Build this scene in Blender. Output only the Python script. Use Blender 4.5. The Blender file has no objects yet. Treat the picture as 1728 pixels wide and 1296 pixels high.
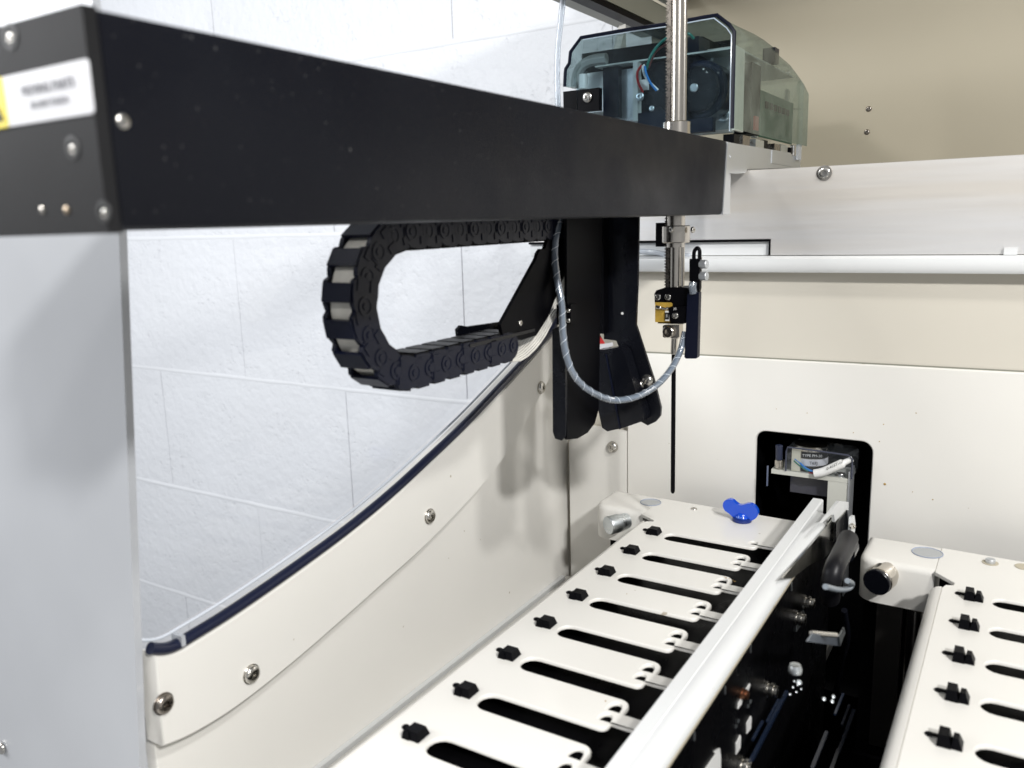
import bpy, bmesh, math, random
from mathutils import Vector, Matrix
random.seed(4)
SC = bpy.context.scene
COL = SC.collection
# ------------------------------------------------------------------ camera
YAW, PITCH, ROLL, FPX = 0.560694916, 0.192754219, -0.0295317644, 1401.2383
def cam_axes():
    cy, sy = math.cos(YAW), math.sin(YAW)
    f = Vector((-sy*math.cos(PITCH), cy*math.cos(PITCH), -math.sin(PITCH)))
    r = Vector((cy, sy, 0)); u = r.cross(f)
    c, s = math.cos(ROLL), math.sin(ROLL)
    return c*r + s*u, -s*r + c*u, f
CR, CU, CF = cam_axes()
cam = bpy.data.cameras.new('camera'); camo = bpy.data.objects.new('camera', cam); COL.objects.link(camo)
m3 = Matrix((CR, CU, -CF)).transposed()
camo.matrix_world = m3.to_4x4()
cam.sensor_width = 36; cam.lens = FPX/1728*36; cam.clip_start = .01; cam.clip_end = 50
cam.dof.use_dof = True; cam.dof.focus_distance = 1.12; cam.dof.aperture_fstop = 7.5
SC.camera = camo
# ------------------------------------------------------------------ world and lamps
w = bpy.data.worlds.new('World'); SC.world = w; w.use_nodes = True
bg = w.node_tree.nodes['Background']; bg.inputs[0].default_value = (.95, .97, 1, 1); bg.inputs[1].default_value = .37
SC.view_settings.view_transform = 'Standard'; SC.view_settings.look = 'None'
SC.view_settings.exposure = 0.0; SC.view_settings.gamma = 1
def lamp(name, loc, target, size, power, color=(1, 1, 1), sy=None):
    l = bpy.data.lights.new(name, 'AREA'); l.energy = power; l.color = color; l.size = size
    if sy: l.shape = 'RECTANGLE'; l.size_y = sy
    o = bpy.data.objects.new(name, l); COL.objects.link(o); o.location = loc
    o.rotation_euler = (Vector(target)-Vector(loc)).to_track_quat('-Z', 'Y').to_euler()
    return o
lamp('ceiling_lamp_right', (1.35, -.12, 1.75), (-.3, .8, -.3), .24, 30, (1, .985, .96), .16)
lamp('ceiling_lamp_left', (-1.30, -1.0, 1.32), (-.3, 1.0, 0), .34, 16, (1, .985, .96), .20)
lamp('ceiling_lamp_front', (1.13, -.515, .985), (-.4, .6, -.1), .15, 42, (1, .99, .975), .11)
lamp('wall_fill_lamp', (-2.4, -.5, .75), (-2.0, 1.9, -.5), 1.6, 52, (.97, .98, 1), .9)  # added fill with no visible source, set low to brighten the block wall evenly
# ------------------------------------------------------------------ helpers
def P(px, py, X=None, Y=None, Z=None):
    d = CR*((px-864)/FPX) - CU*((py-648)/FPX) + CF
    if X is not None: return d*(X/d.x)
    if Y is not None: return d*(Y/d.y)
    return d*(Z/d.z)
def tag(o, label=None, cat=None, group=None, kind=None):
    for k, v in (('label', label), ('category', cat), ('group', group), ('kind', kind)):
        if v: o[k] = v
    return o
def empty(name, loc, label, cat, group=None):
    o = bpy.data.objects.new(name, None); COL.objects.link(o); o.location = loc; o.empty_display_size = .02
    return tag(o, label, cat, group)
def link(name, me, mat=None, parent=None):
    o = bpy.data.objects.new(name, me); COL.objects.link(o)
    if mat: me.materials.append(mat)
    if parent:
        o.parent = parent
        p = parent; off = Vector()
        while p: off += p.location; p = p.parent
        o.location = -off
    return o
def bm_link(name, bm, mat, parent=None, smooth=None, bevel=0, segs=2):
    if bevel:
        es = [e for e in bm.edges if len(e.link_faces) == 2 and e.calc_face_angle(0) > .5]
        bmesh.ops.bevel(bm, geom=es, offset=bevel, segments=segs, affect='EDGES', profile=.5, clamp_overlap=True)
    bmesh.ops.recalc_face_normals(bm, faces=bm.faces)
    me = bpy.data.meshes.new(name); bm.to_mesh(me); bm.free()
    if smooth is None: smooth = True
    if smooth:
        me.polygons.foreach_set('use_smooth', [True]*len(me.polygons))
        me.set_sharp_from_angle(angle=math.radians(38))
    return link(name, me, mat, parent)
def box(name, x, y, z, mat, parent=None, bevel=.0015, bm=None, segs=2):
    own = bm is None
    b = bm or bmesh.new()
    vs = [b.verts.new((i, j, k)) for i in x for j in y for k in z]
    for f in ((0,1,3,2), (4,6,7,5), (0,4,5,1), (2,3,7,6), (0,2,6,4), (1,5,7,3)):
        b.faces.new([vs[i] for i in f])
    if own: return bm_link(name, b, mat, parent, bevel=bevel, segs=segs)
def extrude(name, pts, vec, mat, parent=None, bevel=.001, segs=2):
    """closed outline of 3D points, thickened along vec"""
    bm = bmesh.new(); vec = Vector(vec)
    a = [bm.verts.new(p) for p in pts]; b = [bm.verts.new(Vector(p)+vec) for p in pts]
    bm.faces.new(a); bm.faces.new(b[::-1]); n = len(a)
    for i in range(n): bm.faces.new((a[i], b[i], b[(i+1) % n], a[(i+1) % n]))
    return bm_link(name, bm, mat, parent, bevel=bevel, segs=segs)
def frame_of(axis):
    axis = Vector(axis).normalized()
    t = Vector((0, 0, 1)) if abs(axis.z) < .9 else Vector((0, 1, 0))
    u = axis.cross(t).normalized(); v = axis.cross(u)
    return u, v, axis
def lathe(name, base, axis, prof, mat, parent=None, n=28, star=None, bm=None):
    """prof: list of (r, h); star: {ring index: (lobes, amount)}"""
    own = bm is None
    b = bm or bmesh.new(); u, v, a = frame_of(axis); base = Vector(base); rings = []
    for k, (r, h) in enumerate(prof):
        if r < 1e-7: rings.append([b.verts.new(base+a*h)]); continue
        ring = []
        for i in range(n):
            t = 2*math.pi*i/n; rr = r
            if star and k in star:
                lob, am = star[k]; rr = r*(1-am*(.5+.5*math.cos(lob*t))**.6)
            ring.append(b.verts.new(base+a*h+u*rr*math.cos(t)+v*rr*math.sin(t)))
        rings.append(ring)
    for p, q in zip(rings, rings[1:]):
        if len(p) == 1 and len(q) == 1: continue
        for i in range(n):
            j = (i+1) % n
            if len(p) == 1: b.faces.new((p[0], q[i], q[j]))
            elif len(q) == 1: b.faces.new((p[i], p[j], q[0]))
            else: b.faces.new((p[i], p[j], q[j], q[i]))
    if own: return bm_link(name, b, mat, parent)
def cyl(name, p0, p1, r, mat, parent=None, n=24, ch=.0006):
    p0 = Vector(p0); p1 = Vector(p1); L = (p1-p0).length
    return lathe(name, p0, p1-p0, [(0, 0), (r-ch, 0), (r, ch), (r, L-ch), (r-ch, L), (0, L)], mat, parent, n)
def smooth_path(pts, sub=8):
    pts = [Vector(p) for p in pts]; out = []
    q = [pts[0]*2-pts[1]]+pts+[pts[-1]*2-pts[-2]]
    for i in range(1, len(q)-2):
        a, b, c, d = q[i-1:i+3]
        for s in range(sub):
            t = s/sub
            out.append(.5*((2*b)+(c-a)*t+(2*a-5*b+4*c-d)*t*t+(3*b-a-3*c+d)*t**3))
    out.append(pts[-1]); return out
def sweep(b, path, r, n=10):
    prev = None; rings = []; u = None
    for i, p in enumerate(path):
        t = (path[min(i+1, len(path)-1)]-path[max(i-1, 0)]).normalized()
        if u is None: u, _, _ = frame_of(t)
        u = (u-t*u.dot(t)).normalized(); v = t.cross(u)
        rr = r(i) if callable(r) else r
        rings.append([b.verts.new(p+u*rr*math.cos(2*math.pi*k/n)+v*rr*math.sin(2*math.pi*k/n)) for k in range(n)])
    for p, q in zip(rings, rings[1:]):
        for k in range(n): b.faces.new((p[k], p[(k+1) % n], q[(k+1) % n], q[k]))
    b.faces.new(rings[0][::-1]); b.faces.new(rings[-1])
def tube(name, pts, r, mat, parent=None, n=10, sub=8, raw=False):
    b = bmesh.new(); sweep(b, [Vector(p) for p in pts] if raw else smooth_path(pts, sub), r, n)
    return bm_link(name, b, mat, parent)
def sheet(name, outer, holes, th, mat, parent=None, axes='XY', level=0, bevel=.0008):
    """flat plate with holes: 2D outline + holes in the plane named by axes; the plate's front face lies at level"""
    def to3(a, b_, c):      # c = 0 front, 1 back
        return {'XY': (a, b_, level-th*c), 'XZ': (a, level+th*c, b_), 'YZ': (level-th*c, a, b_)}[axes]
    def off(loop, d):       # move a closed loop inwards (towards the plate) by d
        n = len(loop); out = []
        area = sum(loop[i][0]*loop[(i+1) % n][1]-loop[(i+1) % n][0]*loop[i][1] for i in range(n))
        sg = 1 if area > 0 else -1
        for i in range(n):
            p0, p1, p2 = loop[i-1], loop[i], loop[(i+1) % n]
            e1 = Vector((p1[0]-p0[0], p1[1]-p0[1])); e2 = Vector((p2[0]-p1[0], p2[1]-p1[1]))
            e1.normalize(); e2.normalize()
            n1 = Vector((-e1.y, e1.x))*sg; n2 = Vector((-e2.y, e2.x))*sg
            m = n1+n2
            m = m.normalized()*min(1/max(.3, m.normalized().dot(n1)), 2) if m.length > 1e-6 else n1
            out.append((p1[0]+m.x*d, p1[1]+m.y*d))
        return out
    def clean(l):
        o = []
        for p in l:
            if not o or math.hypot(p[0]-o[-1][0], p[1]-o[-1][1]) > 1e-5: o.append(p)
        if math.hypot(o[0][0]-o[-1][0], o[0][1]-o[-1][1]) < 1e-5: o.pop()
        return o
    b = bmesh.new(); tops = []; bots = []
    for k, loop in enumerate([outer]+list(holes)):
        loop = clean(loop); ins = off(loop, bevel if k == 0 else -bevel); n = len(loop)
        t = [b.verts.new(to3(*p, 0)) for p in ins]
        m1 = [b.verts.new(to3(*p, bevel/th)) for p in loop]
        m2 = [b.verts.new(to3(*p, 1)) for p in loop]
        for A_, B_ in ((t, m1), (m1, m2)):
            for i in range(n): b.faces.new((A_[i], A_[(i+1) % n], B_[(i+1) % n], B_[i]))
        tops += [b.edges.get((t[i], t[(i+1) % n])) for i in range(n)]
        bots += [b.edges.get((m2[i], m2[(i+1) % n])) for i in range(n)]
    bmesh.ops.triangle_fill(b, use_beauty=True, use_dissolve=False, edges=tops)
    bmesh.ops.triangle_fill(b, use_beauty=True, use_dissolve=False, edges=bots)
    o = bm_link(name, b, mat, parent)
    me = o.data; me.set_sharp_from_angle(angle=math.radians(60))
    # flat shading on the two big faces keeps them even
    ax = {'XY': 2, 'XZ': 1, 'YZ': 0}[axes]
    for p in me.polygons:
        if abs(p.normal[ax]) > .98: p.use_smooth = False
    return o
def arc(cx, cy, r, a0, a1, n=6):
    return [(cx+r*math.cos(math.radians(a0+(a1-a0)*i/n)), cy+r*math.sin(math.radians(a0+(a1-a0)*i/n))) for i in range(n+1)]
def rrect(x0, x1, y0, y1, r, n=6):
    return arc(x1-r, y1-r, r, 0, 90, n)+arc(x0+r, y1-r, r, 90, 180, n)+arc(x0+r, y0+r, r, 180, 270, n)+arc(x1-r, y0+r, r, 270, 360, n)
def words(name, s, size, origin, right, up, mat, parent, align='CENTER', th=.0001):
    cu = bpy.data.curves.new('words', 'FONT'); cu.body = s; cu.size = size; cu.align_x = align; cu.align_y = 'CENTER'; cu.extrude = th
    tmp = bpy.data.objects.new('words', cu); COL.objects.link(tmp); bpy.context.view_layer.update()
    me = bpy.data.meshes.new_from_object(tmp.evaluated_get(bpy.context.evaluated_depsgraph_get()))
    bpy.data.objects.remove(tmp); bpy.data.curves.remove(cu)
    R_ = Vector(right).normalized(); U_ = Vector(up).normalized(); N_ = R_.cross(U_)
    for v in me.vertices: v.co = Vector(origin)+R_*v.co.x+U_*v.co.y+N_*v.co.z
    return link(name, me, mat, parent)
# ------------------------------------------------------------------ materials
MATS = {}
def mat(name, col, rough=.5, metal=0, bump=0, bscale=300, rvar=0, rscale=20, cvar=0, cscale=8, coat=0, stretch=None, spec=None, col2=None, dist=.0005):
    m = bpy.data.materials.new(name); m.use_nodes = True; nt = m.node_tree; N = nt.nodes; L = nt.links
    p = N['Principled BSDF']; p.inputs['Base Color'].default_value = (*col, 1)
    p.inputs['Roughness'].default_value = rough; p.inputs['Metallic'].default_value = metal
    p.inputs['Coat Weight'].default_value = coat; p.inputs['Coat Roughness'].default_value = .12
    if spec is not None: p.inputs['Specular IOR Level'].default_value = spec
    tc = N.new('ShaderNodeTexCoord'); mp = N.new('ShaderNodeMapping'); L.new(tc.outputs['Object'], mp.inputs[0])
    if stretch: mp.inputs['Scale'].default_value = stretch
    def noise(sc, det=4):
        n = N.new('ShaderNodeTexNoise'); n.inputs['Scale'].default_value = sc; n.inputs['Detail'].default_value = det
        L.new(mp.outputs[0], n.inputs[0]); return n
    if bump:
        n = noise(bscale, 3); b = N.new('ShaderNodeBump'); b.inputs['Strength'].default_value = bump; b.inputs['Distance'].default_value = dist
        L.new(n.outputs[0], b.inputs['Height']); L.new(b.outputs[0], p.inputs['Normal'])
    if rvar:
        n = noise(rscale, 6); r = N.new('ShaderNodeMapRange'); r.inputs[1].default_value = .3; r.inputs[2].default_value = .7
        r.inputs[3].default_value = rough-rvar; r.inputs[4].default_value = rough+rvar
        L.new(n.outputs[0], r.inputs[0]); L.new(r.outputs[0], p.inputs['Roughness'])
    if cvar:
        n = noise(cscale, 6); r = N.new('ShaderNodeMapRange'); r.inputs[1].default_value = .35; r.inputs[2].default_value = .65
        mx = N.new('ShaderNodeMix'); mx.data_type = 'RGBA'; L.new(n.outputs[0], r.inputs[0]); L.new(r.outputs[0], mx.inputs[0])
        c2 = col2 or tuple(c*(1-cvar) for c in col)
        mx.inputs[6].default_value = (*col, 1); mx.inputs[7].default_value = (*c2, 1)
        L.new(mx.outputs[2], p.inputs['Base Color'])
    MATS[name] = m; return m
def clear(name, tint, gloss=.1, milk=.0, rough=.05, milkcol=(.6, .65, .65), mvar=0):
    """thin clear plastic: tinted see-through + a little haze + mirror reflections by angle"""
    m = bpy.data.materials.new(name); m.use_nodes = True; nt = m.node_tree; N = nt.nodes; L = nt.links
    for n in list(N):
        if n.type != 'OUTPUT_MATERIAL': N.remove(n)
    out = N['Material Output']
    t = N.new('ShaderNodeBsdfTransparent'); t.inputs[0].default_value = (*tint, 1)
    d = N.new('ShaderNodeBsdfDiffuse'); d.inputs[0].default_value = (*milkcol, 1)
    g = N.new('ShaderNodeBsdfGlossy'); g.inputs['Roughness'].default_value = rough
    fr = N.new('ShaderNodeLayerWeight'); fr.inputs[0].default_value = .35
    mr = N.new('ShaderNodeMapRange'); mr.inputs[3].default_value = gloss*.5; mr.inputs[4].default_value = min(1, gloss*6)
    L.new(fr.outputs[0], mr.inputs[0])
    a = N.new('ShaderNodeMixShader'); a.inputs[0].default_value = milk; L.new(t.outputs[0], a.inputs[1]); L.new(d.outputs[0], a.inputs[2])
    if mvar:
        tc = N.new('ShaderNodeTexCoord'); n = N.new('ShaderNodeTexNoise'); n.inputs['Scale'].default_value = 30; n.inputs['Detail'].default_value = 6
        L.new(tc.outputs['Object'], n.inputs[0]); r2 = N.new('ShaderNodeMapRange'); r2.inputs[1].default_value = .35; r2.inputs[2].default_value = .7
        r2.inputs[3].default_value = milk*(1-mvar); r2.inputs[4].default_value = milk*(1+mvar); L.new(n.outputs[0], r2.inputs[0]); L.new(r2.outputs[0], a.inputs[0])
    b = N.new('ShaderNodeMixShader'); L.new(mr.outputs[0], b.inputs[0]); L.new(a.outputs[0], b.inputs[1]); L.new(g.outputs[0], b.inputs[2])
    L.new(b.outputs[0], out.inputs[0]); return m
cream = mat('cream_powder_coat', (.755, .738, .695), .42, bump=.12, bscale=420, rvar=.06, rscale=9, coat=.25, cvar=.03, cscale=5)
cream_gloss = mat('cream_gloss_coat', (.755, .738, .695), .24, bump=.05, bscale=300, rvar=.05, coat=.4)
white = mat('white_enamel', (.66, .67, .67), .34, bump=.05, bscale=350, coat=.12, rvar=.06)
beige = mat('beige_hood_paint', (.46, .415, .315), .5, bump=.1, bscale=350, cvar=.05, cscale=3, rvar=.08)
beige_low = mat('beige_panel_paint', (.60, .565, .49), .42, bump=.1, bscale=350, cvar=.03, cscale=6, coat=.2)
olive = mat('olive_grey_paint', (.22, .22, .18), .4)
grey_post = mat('grey_post_paint', (.46, .475, .50), .34, bump=.06, bscale=200, coat=.5, cvar=.08, cscale=5, rvar=.06, rscale=8)
armblk = mat('black_textured_coat', (.003, .0038, .007), .46, bump=.5, bscale=900, rvar=.20, rscale=7, cvar=.5, cscale=16, col2=(.0025, .003, .006), dist=.0006, spec=.2)
plateblk = mat('charcoal_end_plate', (.011, .011, .012), .6, spec=.22, bump=.3, bscale=700, cvar=.25, cscale=30)
black = mat('black_gloss_paint', (.004, .0045, .007), .24, spec=.3, bump=.12, bscale=260, rvar=.08, rscale=25)
black_m = mat('black_matt_plastic', (.002, .002, .003), .42, spec=.08, bump=.2, bscale=700)
deepblk = mat('black_interior', (.0025, .0025, .003), .32, rvar=.12, rscale=30, bump=.1, bscale=80, spec=.05)
navy = mat('navy_plastic', (.003, .0045, .014), .35, spec=.25, bump=.1, bscale=500, rvar=.08)
rubber = mat('navy_rubber_seal', (.004, .007, .028), .35)
steel = mat('brushed_steel', (.62, .58, .52), .20, 1, bump=.08, bscale=300, stretch=(1, 1, .03), rvar=.05, rscale=30)
def specks(m, sc, lo, col, amt=1):
    nt = m.node_tree; N = nt.nodes; L = nt.links; p = N['Principled BSDF']; tc = [n for n in N if n.type == 'TEX_COORD'][0]
    n = N.new('ShaderNodeTexNoise'); n.inputs['Scale'].default_value = sc; n.inputs['Detail'].default_value = 1; L.new(tc.outputs['Object'], n.inputs[0])
    r = N.new('ShaderNodeMapRange'); r.inputs[1].default_value = lo; r.inputs[2].default_value = lo+.02; r.inputs[4].default_value = amt; L.new(n.outputs[0], r.inputs[0])
    mx = N.new('ShaderNodeMix'); mx.data_type = 'RGBA'; mx.inputs[7].default_value = (*col, 1); L.new(r.outputs[0], mx.inputs[0])
    b = p.inputs['Base Color']
    if b.links: L.new(b.links[0].from_socket, mx.inputs[6])
    else: mx.inputs[6].default_value = b.default_value
    L.new(mx.outputs[2], b)
specks(cream, 90, .80, (.30, .24, .15), .7); specks(armblk, 420, .745, (.07, .07, .07), .8)
rail_steel = mat('brushed_rail_steel', (.86, .85, .84), .42, .78, bump=.10, bscale=22, stretch=(1, 1, 26), rvar=.02, rscale=14, dist=.0002, cvar=.10, cscale=1.3, col2=(.80, .755, .69))
alu = mat('satin_aluminium', (.60, .62, .64), .42, .8, bump=.15, bscale=200, rvar=.06)
screwm = mat('screw_steel', (.62, .60, .56), .22, 1, rvar=.08, rscale=200)
screwd = mat('dark_screw_steel', (.30, .27, .24), .28, 1, rvar=.08, rscale=200)
zinc = mat('zinc_plate', (.66, .70, .72), .34, 1, rvar=.1, rscale=120)
copper = mat('copper_rivet', (.40, .20, .12), .3, 1)
blue = mat('blue_plastic', (.004, .07, .56), .22, coat=.5)
gold = mat('amber_circuit_board', (.56, .36, .06), .35, cvar=.35, cscale=90)
solder = mat('solder', (.75, .74, .72), .25, 1, bump=.5, bscale=300)
wallp = mat('painted_block', (.77, .775, .795), .5, bump=.8, bscale=34, cvar=.03, cscale=2.5, dist=.006)
joint = mat('painted_mortar', (.79, .795, .81), .5, bump=.4, bscale=30, dist=.002)
def pits(m, sc, dist):
    nt = m.node_tree; N = nt.nodes; L = nt.links; p = N['Principled BSDF']
    old = p.inputs['Normal'].links[0].from_node; tc = [n for n in N if n.type == 'TEX_COORD'][0]
    v = N.new('ShaderNodeTexNoise'); v.inputs['Scale'].default_value = sc; v.inputs['Detail'].default_value = 2; L.new(tc.outputs['Object'], v.inputs[0])
    r = N.new('ShaderNodeMapRange'); r.inputs[1].default_value = .56; r.inputs[2].default_value = .80; L.new(v.outputs[0], r.inputs[0])
    v2 = N.new('ShaderNodeTexNoise'); v2.inputs['Scale'].default_value = sc/9; L.new(tc.outputs['Object'], v2.inputs[0])
    r2 = N.new('ShaderNodeMapRange'); r2.inputs[1].default_value = .48; r2.inputs[2].default_value = .60; L.new(v2.outputs[0], r2.inputs[0])
    mu = N.new('ShaderNodeMath'); mu.operation = 'MULTIPLY'; L.new(r.outputs[0], mu.inputs[0]); L.new(r2.outputs[0], mu.inputs[1])
    b = N.new('ShaderNodeBump'); b.invert = True; b.inputs['Strength'].default_value = .8; b.inputs['Distance'].default_value = dist
    L.new(mu.outputs[0], b.inputs['Height']); L.new(old.outputs[0], b.inputs['Normal']); L.new(b.outputs[0], p.inputs['Normal'])
pits(wallp, 70, .0032)
labelw = mat('label_white', (.62, .62, .64), .35)
labely = mat('label_yellow', (.72, .58, .0), .4)
inkg = mat('label_grey_ink', (.12, .12, .14), .5)
inkk = mat('black_ink', (.01, .01, .01), .5)
w_red = mat('red_wire', (.45, .02, .02), .35); w_blue = mat('blue_wire', (.02, .2, .55), .35)
w_green = mat('green_wire', (.01, .16, .12), .35); w_white = mat('white_wire', (.72, .72, .70), .4); w_brown = mat('brown_wire', (.12, .035, .03), .4)
w_cream = mat('ribbon_insulation', (.74, .72, .66), .35, cvar=.2, cscale=60)
pcb = mat('green_circuit_board', (.03, .13, .075), .4, cvar=.3, cscale=120)
spiral = clear('clear_spiral_plastic', (.78, .83, .88), .3, .3, .12, (.38, .44, .52))
cover_m = clear('smoke_clear_cover', (.74, .81, .79), .06, .25, .10, (.30, .34, .29), .5)
cover_f = clear('clear_cover_front', (.80, .87, .90), .022, .012, .05, (.30, .40, .46), .8)
pane_m = clear('clear_acrylic_pane', (.97, .98, .99), .005, .0, .02)
dome_m = clear('clear_vacuum_formed_lid', (.90, .92, .95), .05, .02, .05, (.5, .55, .6))
tube_m = clear('milky_tube', (.90, .94, .98), .1, .45, .1, (.84, .87, .92))
# ------------------------------------------------------------------ screws
def screw(name, loc, nrm, r, m=None, lobes=4, h=.45, parent=None, washer=0):
    """round head with a real recess"""
    m = m or screwm
    loc = Vector(loc); nrm = Vector(nrm).normalized()
    H = r*h
    prof = []
    if washer: prof += [(0, 0), (r*washer, 0), (r*washer, r*.16), (r*1.0, r*.16)]; b0 = r*.16
    else: prof += [(0, 0), (r, 0)]; b0 = 0
    prof += [(r, b0+H*.35), (r*.90, b0+H*.7), (r*.68, b0+H*.93), (r*.52, b0+H)]
    k = len(prof)
    am = .55 if lobes == 4 else .12
    prof += [(r*.50, b0+H*.98), (r*.40, b0+H*.25), (0, b0+H*.2)]
    return lathe(name, loc, nrm, prof, m, parent, 32, star={k: (lobes, am), k+1: (lobes, am)})
def cap_screw(name, loc, nrm, r, h, parent, m=None):
    return lathe(name, loc, nrm, [(0, 0), (r, 0), (r, h*.85), (r*.88, h), (r*.55, h), (r*.5, h*.45), (0, h*.4)], m or screwm, parent, 24, star={4: (6, .1), 5: (6, .1)})

D = 1.044; XL = -.568; XA = -.3069; ZR = -.369
# ================================================================== SETTING: room wall, floor of the bay
bw = empty('block_wall', (-1.8, 1.9, -1.4), 'white painted concrete block wall seen through the open side window', 'wall')
box('mortar', (-4.4, 1.0), (1.9045, 2.05), (-2.4, 1.6), joint, bw, 0)
rows = [(1.435, .960), (.951, .475), (.466, -.018), (-.027, -.499), (-.508, -.957), (-.966, -1.406), (-1.415, -1.86)]
for i, (zt, zb) in enumerate(rows):
    off = -1.345 if i % 2 == 1 else -1.815
    for k in range(-3, 3):
        x0 = off+.93*k
        box('block', (x0+.0012, x0+.9288), (1.9+random.uniform(-.0008, .0008), 1.99), (zb, zt), wallp, bw, .003, segs=3)
    b = bmesh.new(); path_ = [Vector((-4.4+.09*q, 1.9125+random.uniform(-.0006, .0006), zb-.0045+random.uniform(-.0012, .0012))) for q in range(61)]
    sweep(b, path_, .0145, 16); bm_link('mortar_bed', b, joint, bw)
tag(box('bay_floor', (XL-.02, -.180), (.1, 1.043), (-.545, -.531), cream_gloss, None, .001), kind='structure')
# ================================================================== left side panel with curved edge
sp = empty('side_wall', (XL, .7, -.5), 'cream enamelled left side wall with a curved upper edge below the side window', 'wall')
seal_px = [(200, 1070), (236, 1089), (262, 1096), (292, 1093), (330, 1072), (400, 1028), (494, 963), (588, 894), (662, 833), (725, 775), (780, 723), (830, 671), (893, 603), (935, 555)]
seal = [p for p in smooth_path([P(x, y, X=XL+.0195) for x, y in seal_px], 5) if p.y > .346]
e = seal[-1]
seal += [e+Vector((0, .05, .068)), e+Vector((0, .12, .172)), e+Vector((0, .19, .292)), e+Vector((0, .28, .455))]
low_px = [(180, 1285), (235, 1271), (300, 1250), (360, 1218), (420, 1177), (500, 1113), (567, 1055), (640, 990), (725, 913), (809, 824), (861, 756), (898, 692), (930, 634)]
low = [p for p in smooth_path([P(x, y, X=XL+.0195) for x, y in low_px], 5) if p.y > .341]
e2 = low[-1]; low += [e2+Vector((0, .05, .09)), e2+Vector((0, .11, .24))]
def YZ(p): return (p.y, p.z)
# inner wall sheet, its upper edge a little under the seal
outer = [YZ(p+Vector((0, .004, -.012))) for p in seal if p.y < 1.30]
outer = [(p[0], p[1]) for p in outer]
sheet('wall_sheet', outer+[(1.30, -.54), (outer[0][0], -.54)], [], .012, cream, sp, 'YZ', XL, .001)
# applied curved border, stands 8 mm proud
band = [YZ(p+Vector((0, .001, -.005))) for p in seal if p.y < 1.10]
lowb = [YZ(p) for p in low if p.y < 1.10]
sheet('curved_border', band+lowb[::-1], [], .0200, cream, sp, 'YZ', XL+.0205, .0015)
b = bmesh.new(); sweep(b, [p+Vector((-.001, -.001, .001)) for p in seal if p.z < .15], .0048, 12)
bm_link('rubber_seal', b, rubber, sp)
box('seal_joint', (XL+.012, XL+.0245), (P(303, 1082, X=XL+.0195).y-.0015, P(303, 1082, X=XL+.0195).y+.002), (P(303, 1082, X=XL+.0195).z-.003, P(303, 1082, X=XL+.0195).z+.0055), tube_m, sp, .001)
for x, y, m_ in ((912, 654, screwm), (724, 871, screwm), (423, 1137, screwm), (275, 1187, screwd)):
    screw('screw', P(x, y, X=XL+.0205), (1, 0, 0), .0078, m_, 4, .5, sp, washer=1.12)
box('bottom_lip', (XL+.0003, XL+.006), (.3, 1.03), (-.531, -.525), white, sp, .0015)
# clear side window pane
pz = [YZ(p+Vector((0, -.002, .004))) for p in seal]
wp = sheet('window_pane', pz+[(1.43, .31), (pz[0][0], .31)], [], .004, pane_m, None, 'YZ', XL-.002, .0004)
tag(wp, 'clear acrylic side window pane standing in the dark rubber seal', 'window pane')
b = bmesh.new(); sweep(b, [p+Vector((-.0125, -.003, .0062)) for p in seal if p.z < .15], .0014, 8)
pe = bm_link('pane_edge', b, mat('pane_edge_plastic', (.62, .66, .72), .3), wp)
# ================================================================== front post at the left
pf = empty('front_post', (-.6, .33, -.5), 'blurred pale grey front corner post under the black arm', 'post')
tl = P(200, 385, Y=.335); bl = P(237, 1330, Y=.335)
extrude('post_body', [tl+Vector((0, 0, .28)), tl, bl, bl+Vector((-.01, 0, -.3)), bl+Vector((-.40, 0, -.3)), tl+Vector((-.45, 0, .28))], (0, .006, 0), grey_post, pf, .0015, 3)
screw('screw', P(3, 1262, Y=.334), (0, -1, 0), .006, screwm, 4, .5, pf)
# ================================================================== back wall pieces
op = (-.2865, -.1465, -.76, -.2725)   # opening x0 x1 z0 z1
bp = empty('back_panel', (-.2, D, -.4), 'cream lower back panel with a rounded black opening behind the racks', 'panel')
x0, x1 = -.4665, .62
outl = [(x0, -.80), (x0, -.1815), (-.3, -.1795), (x1, -.172), (x1, -.80)]
sheet('panel_sheet', outl, [rrect(op[0], op[1], op[2], op[3], .013)], .006, cream, bp, 'XZ', D, .0012)
for q, r_ in (((1493, 817), .0016), ((1491, 716), .0007), ((1484, 745), .0007), ((1440, 730), .0006), ((1574, 843), .0008), ((1540, 830), .0006), ((1546, 697), .0007), ((1362, 697), .0006), ((1310, 690), .0005)):
    lathe('paint_speck', P(*q, Y=D-.0002), (0, -1, 0), [(0, 0), (r_, 0), (r_*.6, .0003), (0, .0004)], mat('speck', (.38, .25, .08), .6), bp, 8)
np_ = empty('corner_panel', (-.5, D, -.4), 'narrow cream corner panel with one round screw, left of the thin panel seam', 'panel')
c0 = P(957, 745, Y=D); c1 = P(982, 716, Y=D)
extrude('panel_sheet', [(XL+.009, D-.001, -.60), (XL+.009, D-.001, c0.z), (c1.x, D-.001, c1.z), (-.4678, D-.001, c1.z-.003), (-.4678, D-.001, -.60)], (0, .006, 0), cream, np_, .0008)
screw('screw', P(1034, 754, Y=D-.002), (0, -1, 0), .0075, screwm, 4, .55, np_, washer=1.1)
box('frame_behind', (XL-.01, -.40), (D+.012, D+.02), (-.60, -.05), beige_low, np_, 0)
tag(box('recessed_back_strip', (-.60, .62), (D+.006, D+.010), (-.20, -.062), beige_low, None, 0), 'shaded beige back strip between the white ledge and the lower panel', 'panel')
extrude('panel_seam', [(-.4665, D+.0045, -.1812), (.62, D+.0045, -.1718), (.62, D+.0045, -.1700), (-.4665, D+.0045, -.1795)], (0, .001, 0), olive, bp, 0)
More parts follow.
